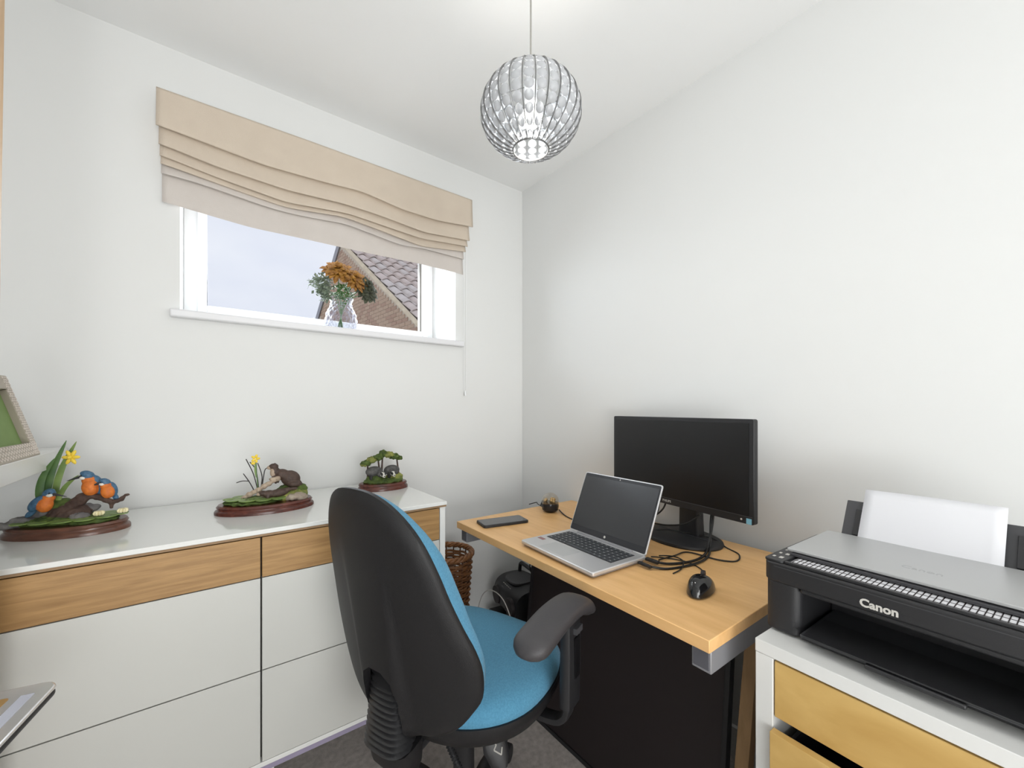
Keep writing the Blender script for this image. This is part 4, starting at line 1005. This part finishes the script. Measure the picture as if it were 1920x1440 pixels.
# mechanism, bellows and back bar
box('tilt_mechanism', -.10, .10, -.07, .07, .335, .375, M['blackp'], cr, bevel=.01, seg=3)
q = MB(); nb = 17; pts = []; rad = []
for i in range(nb * 2 + 1):
    f = i / (nb * 2); h = .615 - .225 * f; x = -.252 - .015 * f
    w = .046 + .016 * f; k = 1.0 if i % 2 else .72
    pts.append((x, 0, h)); rad.append((w * (k if i % 2 else .86), .036 * k + .008 * f))
q.loft(pts, rad, 20, e=3, side=(0, 1, 0)); q.build('bellows', mat('bellows_rubber', (.022, .022, .024), .32, spec=.7), cr, ang=25)
q = MB(); q.loft([(-.252, 0, .398), (-.245, 0, .36), (-.225, 0, .325), (-.20, 0, .30)], [(.064, .042), (.060, .042), (.046, .034), (.026, .02)], 16, e=4, side=(0, 1, 0)); q.build('pivot_housing', M['shell'], cr)
q = MB(); q.loft(smoothpath([(-.235, 0, .38), (-.225, 0, .335), (-.18, 0, .335), (-.08, 0, .352)], 4), [(.022, .012)] * 13, 10, e=4, side=(0, 1, 0)); q.build('back_bar', M['blackp'], cr)
q = MB(); q.cyl((-.21, 0, .33), (-.20, 0, .24), .019, .016); q.build('tilt_knob', M['blackp'], cr)
# levers
q = MB(); q.cyl((-.10, -.05, .345), (-.14, -.06, .345), .007, n=12); q.build('lever_rod', M['chrome'], cr)
q = MB(); P = [Vector((-.13, -.035, .35)).lerp(Vector((-.105, -.105, .205)), i / 40) for i in range(41)]
q.loft(P, [.0095 if i % 2 else .0065 for i in range(41)], 10); q.build('spring_lever', M['blackp'], cr, ang=20)
q = MB(); q.cyl((-.03, -.07, .35), (-.03, -.12, .325), .006, n=10); lv = q.build('height_lever', M['blackp'], cr)
T = Matrix.Translation((-.035, -.135, .285)) @ Matrix.Rotation(R(-28), 4, 'X') @ Matrix.Rotation(R(-35), 4, 'Z')
q = MB(); q.loft([(0, 0, .045), (0, 0, .03), (0, 0, 0), (0, 0, -.035), (0, 0, -.055)], [(.012, .006), (.026, .008), (.034, .009), (.028, .008), (.012, .006)], 16, side=(1, 0, 0), T=T); q.build('paddle', M['blackp'], lv)
q = MB()
for a, b in (((-.006, .02), (.002, .004)), ((.002, .004), (-.008, -.004)), ((-.008, -.004), (.006, -.022)), ((.006, -.022), (.014, -.008))):
    q.loft([(a[0], -.0092, a[1]), (b[0], -.0092, b[1])], .0016, 4, T=T)
q.build('lever_symbol', M['text'], lv)
# column and star base
q = MB(); q.cyl((0, 0, .10), (0, 0, .24), .030, n=24); q.cyl((0, 0, .24), (0, 0, .34), .026, n=24); q.build('gas_column', M['blackp'], cr, bevel=.002)
q = MB(); q.lathe([(0, .055), (.045, .055), (.052, .075), (.045, .115), (0, .12)], 24); q.build('hub', M['blackp'], cr)
for k in range(5):
    a = R(12 + 72 * k); c, s = math.cos(a), math.sin(a)
    q = MB(); q.loft(smoothpath([(.03 * c, .03 * s, .09), (.15 * c, .15 * s, .098), (.26 * c, .26 * s, .085), (.305 * c, .305 * s, .07)], 4), [(.026 - .0009 * i, .016 - .0004 * i) for i in range(13)], 12, e=3, side=(-s, c, 0))
    lg = q.build('base_leg', M['blackp'], cr)
    q = MB()
    for w in (-.016, .016):
        q.cyl((.305 * c - s * (w - .010), .305 * s + c * (w - .010), .028), (.305 * c - s * (w + .010), .305 * s + c * (w + .010), .028), .0275, n=20)
    q.cyl((.305 * c, .305 * s, .03), (.305 * c, .305 * s, .072), .008, n=10)
    q.build('caster', M['blackp'], lg, bevel=.003)

# fit the seat height: everything above the gas column rides at its raised setting, base stays on the floor
KS, ZO = .93, .082
def kids(o):
    for c in bpy.data.objects:
        if c.parent == o: yield c; yield from kids(c)
low = set()
for c in list(kids(cr)):
    if c.name.split('.')[0] in ('hub', 'base_leg', 'caster', 'gas_column'): c.data.transform(Matrix.Diagonal((KS, KS, 1.0, 1)) if c.name.split('.')[0] != 'gas_column' else Matrix.Diagonal((KS, KS, 1.22, 1)))
    else: c.data.transform(Matrix.Translation((0, 0, ZO)) @ Matrix.Scale(KS, 4))
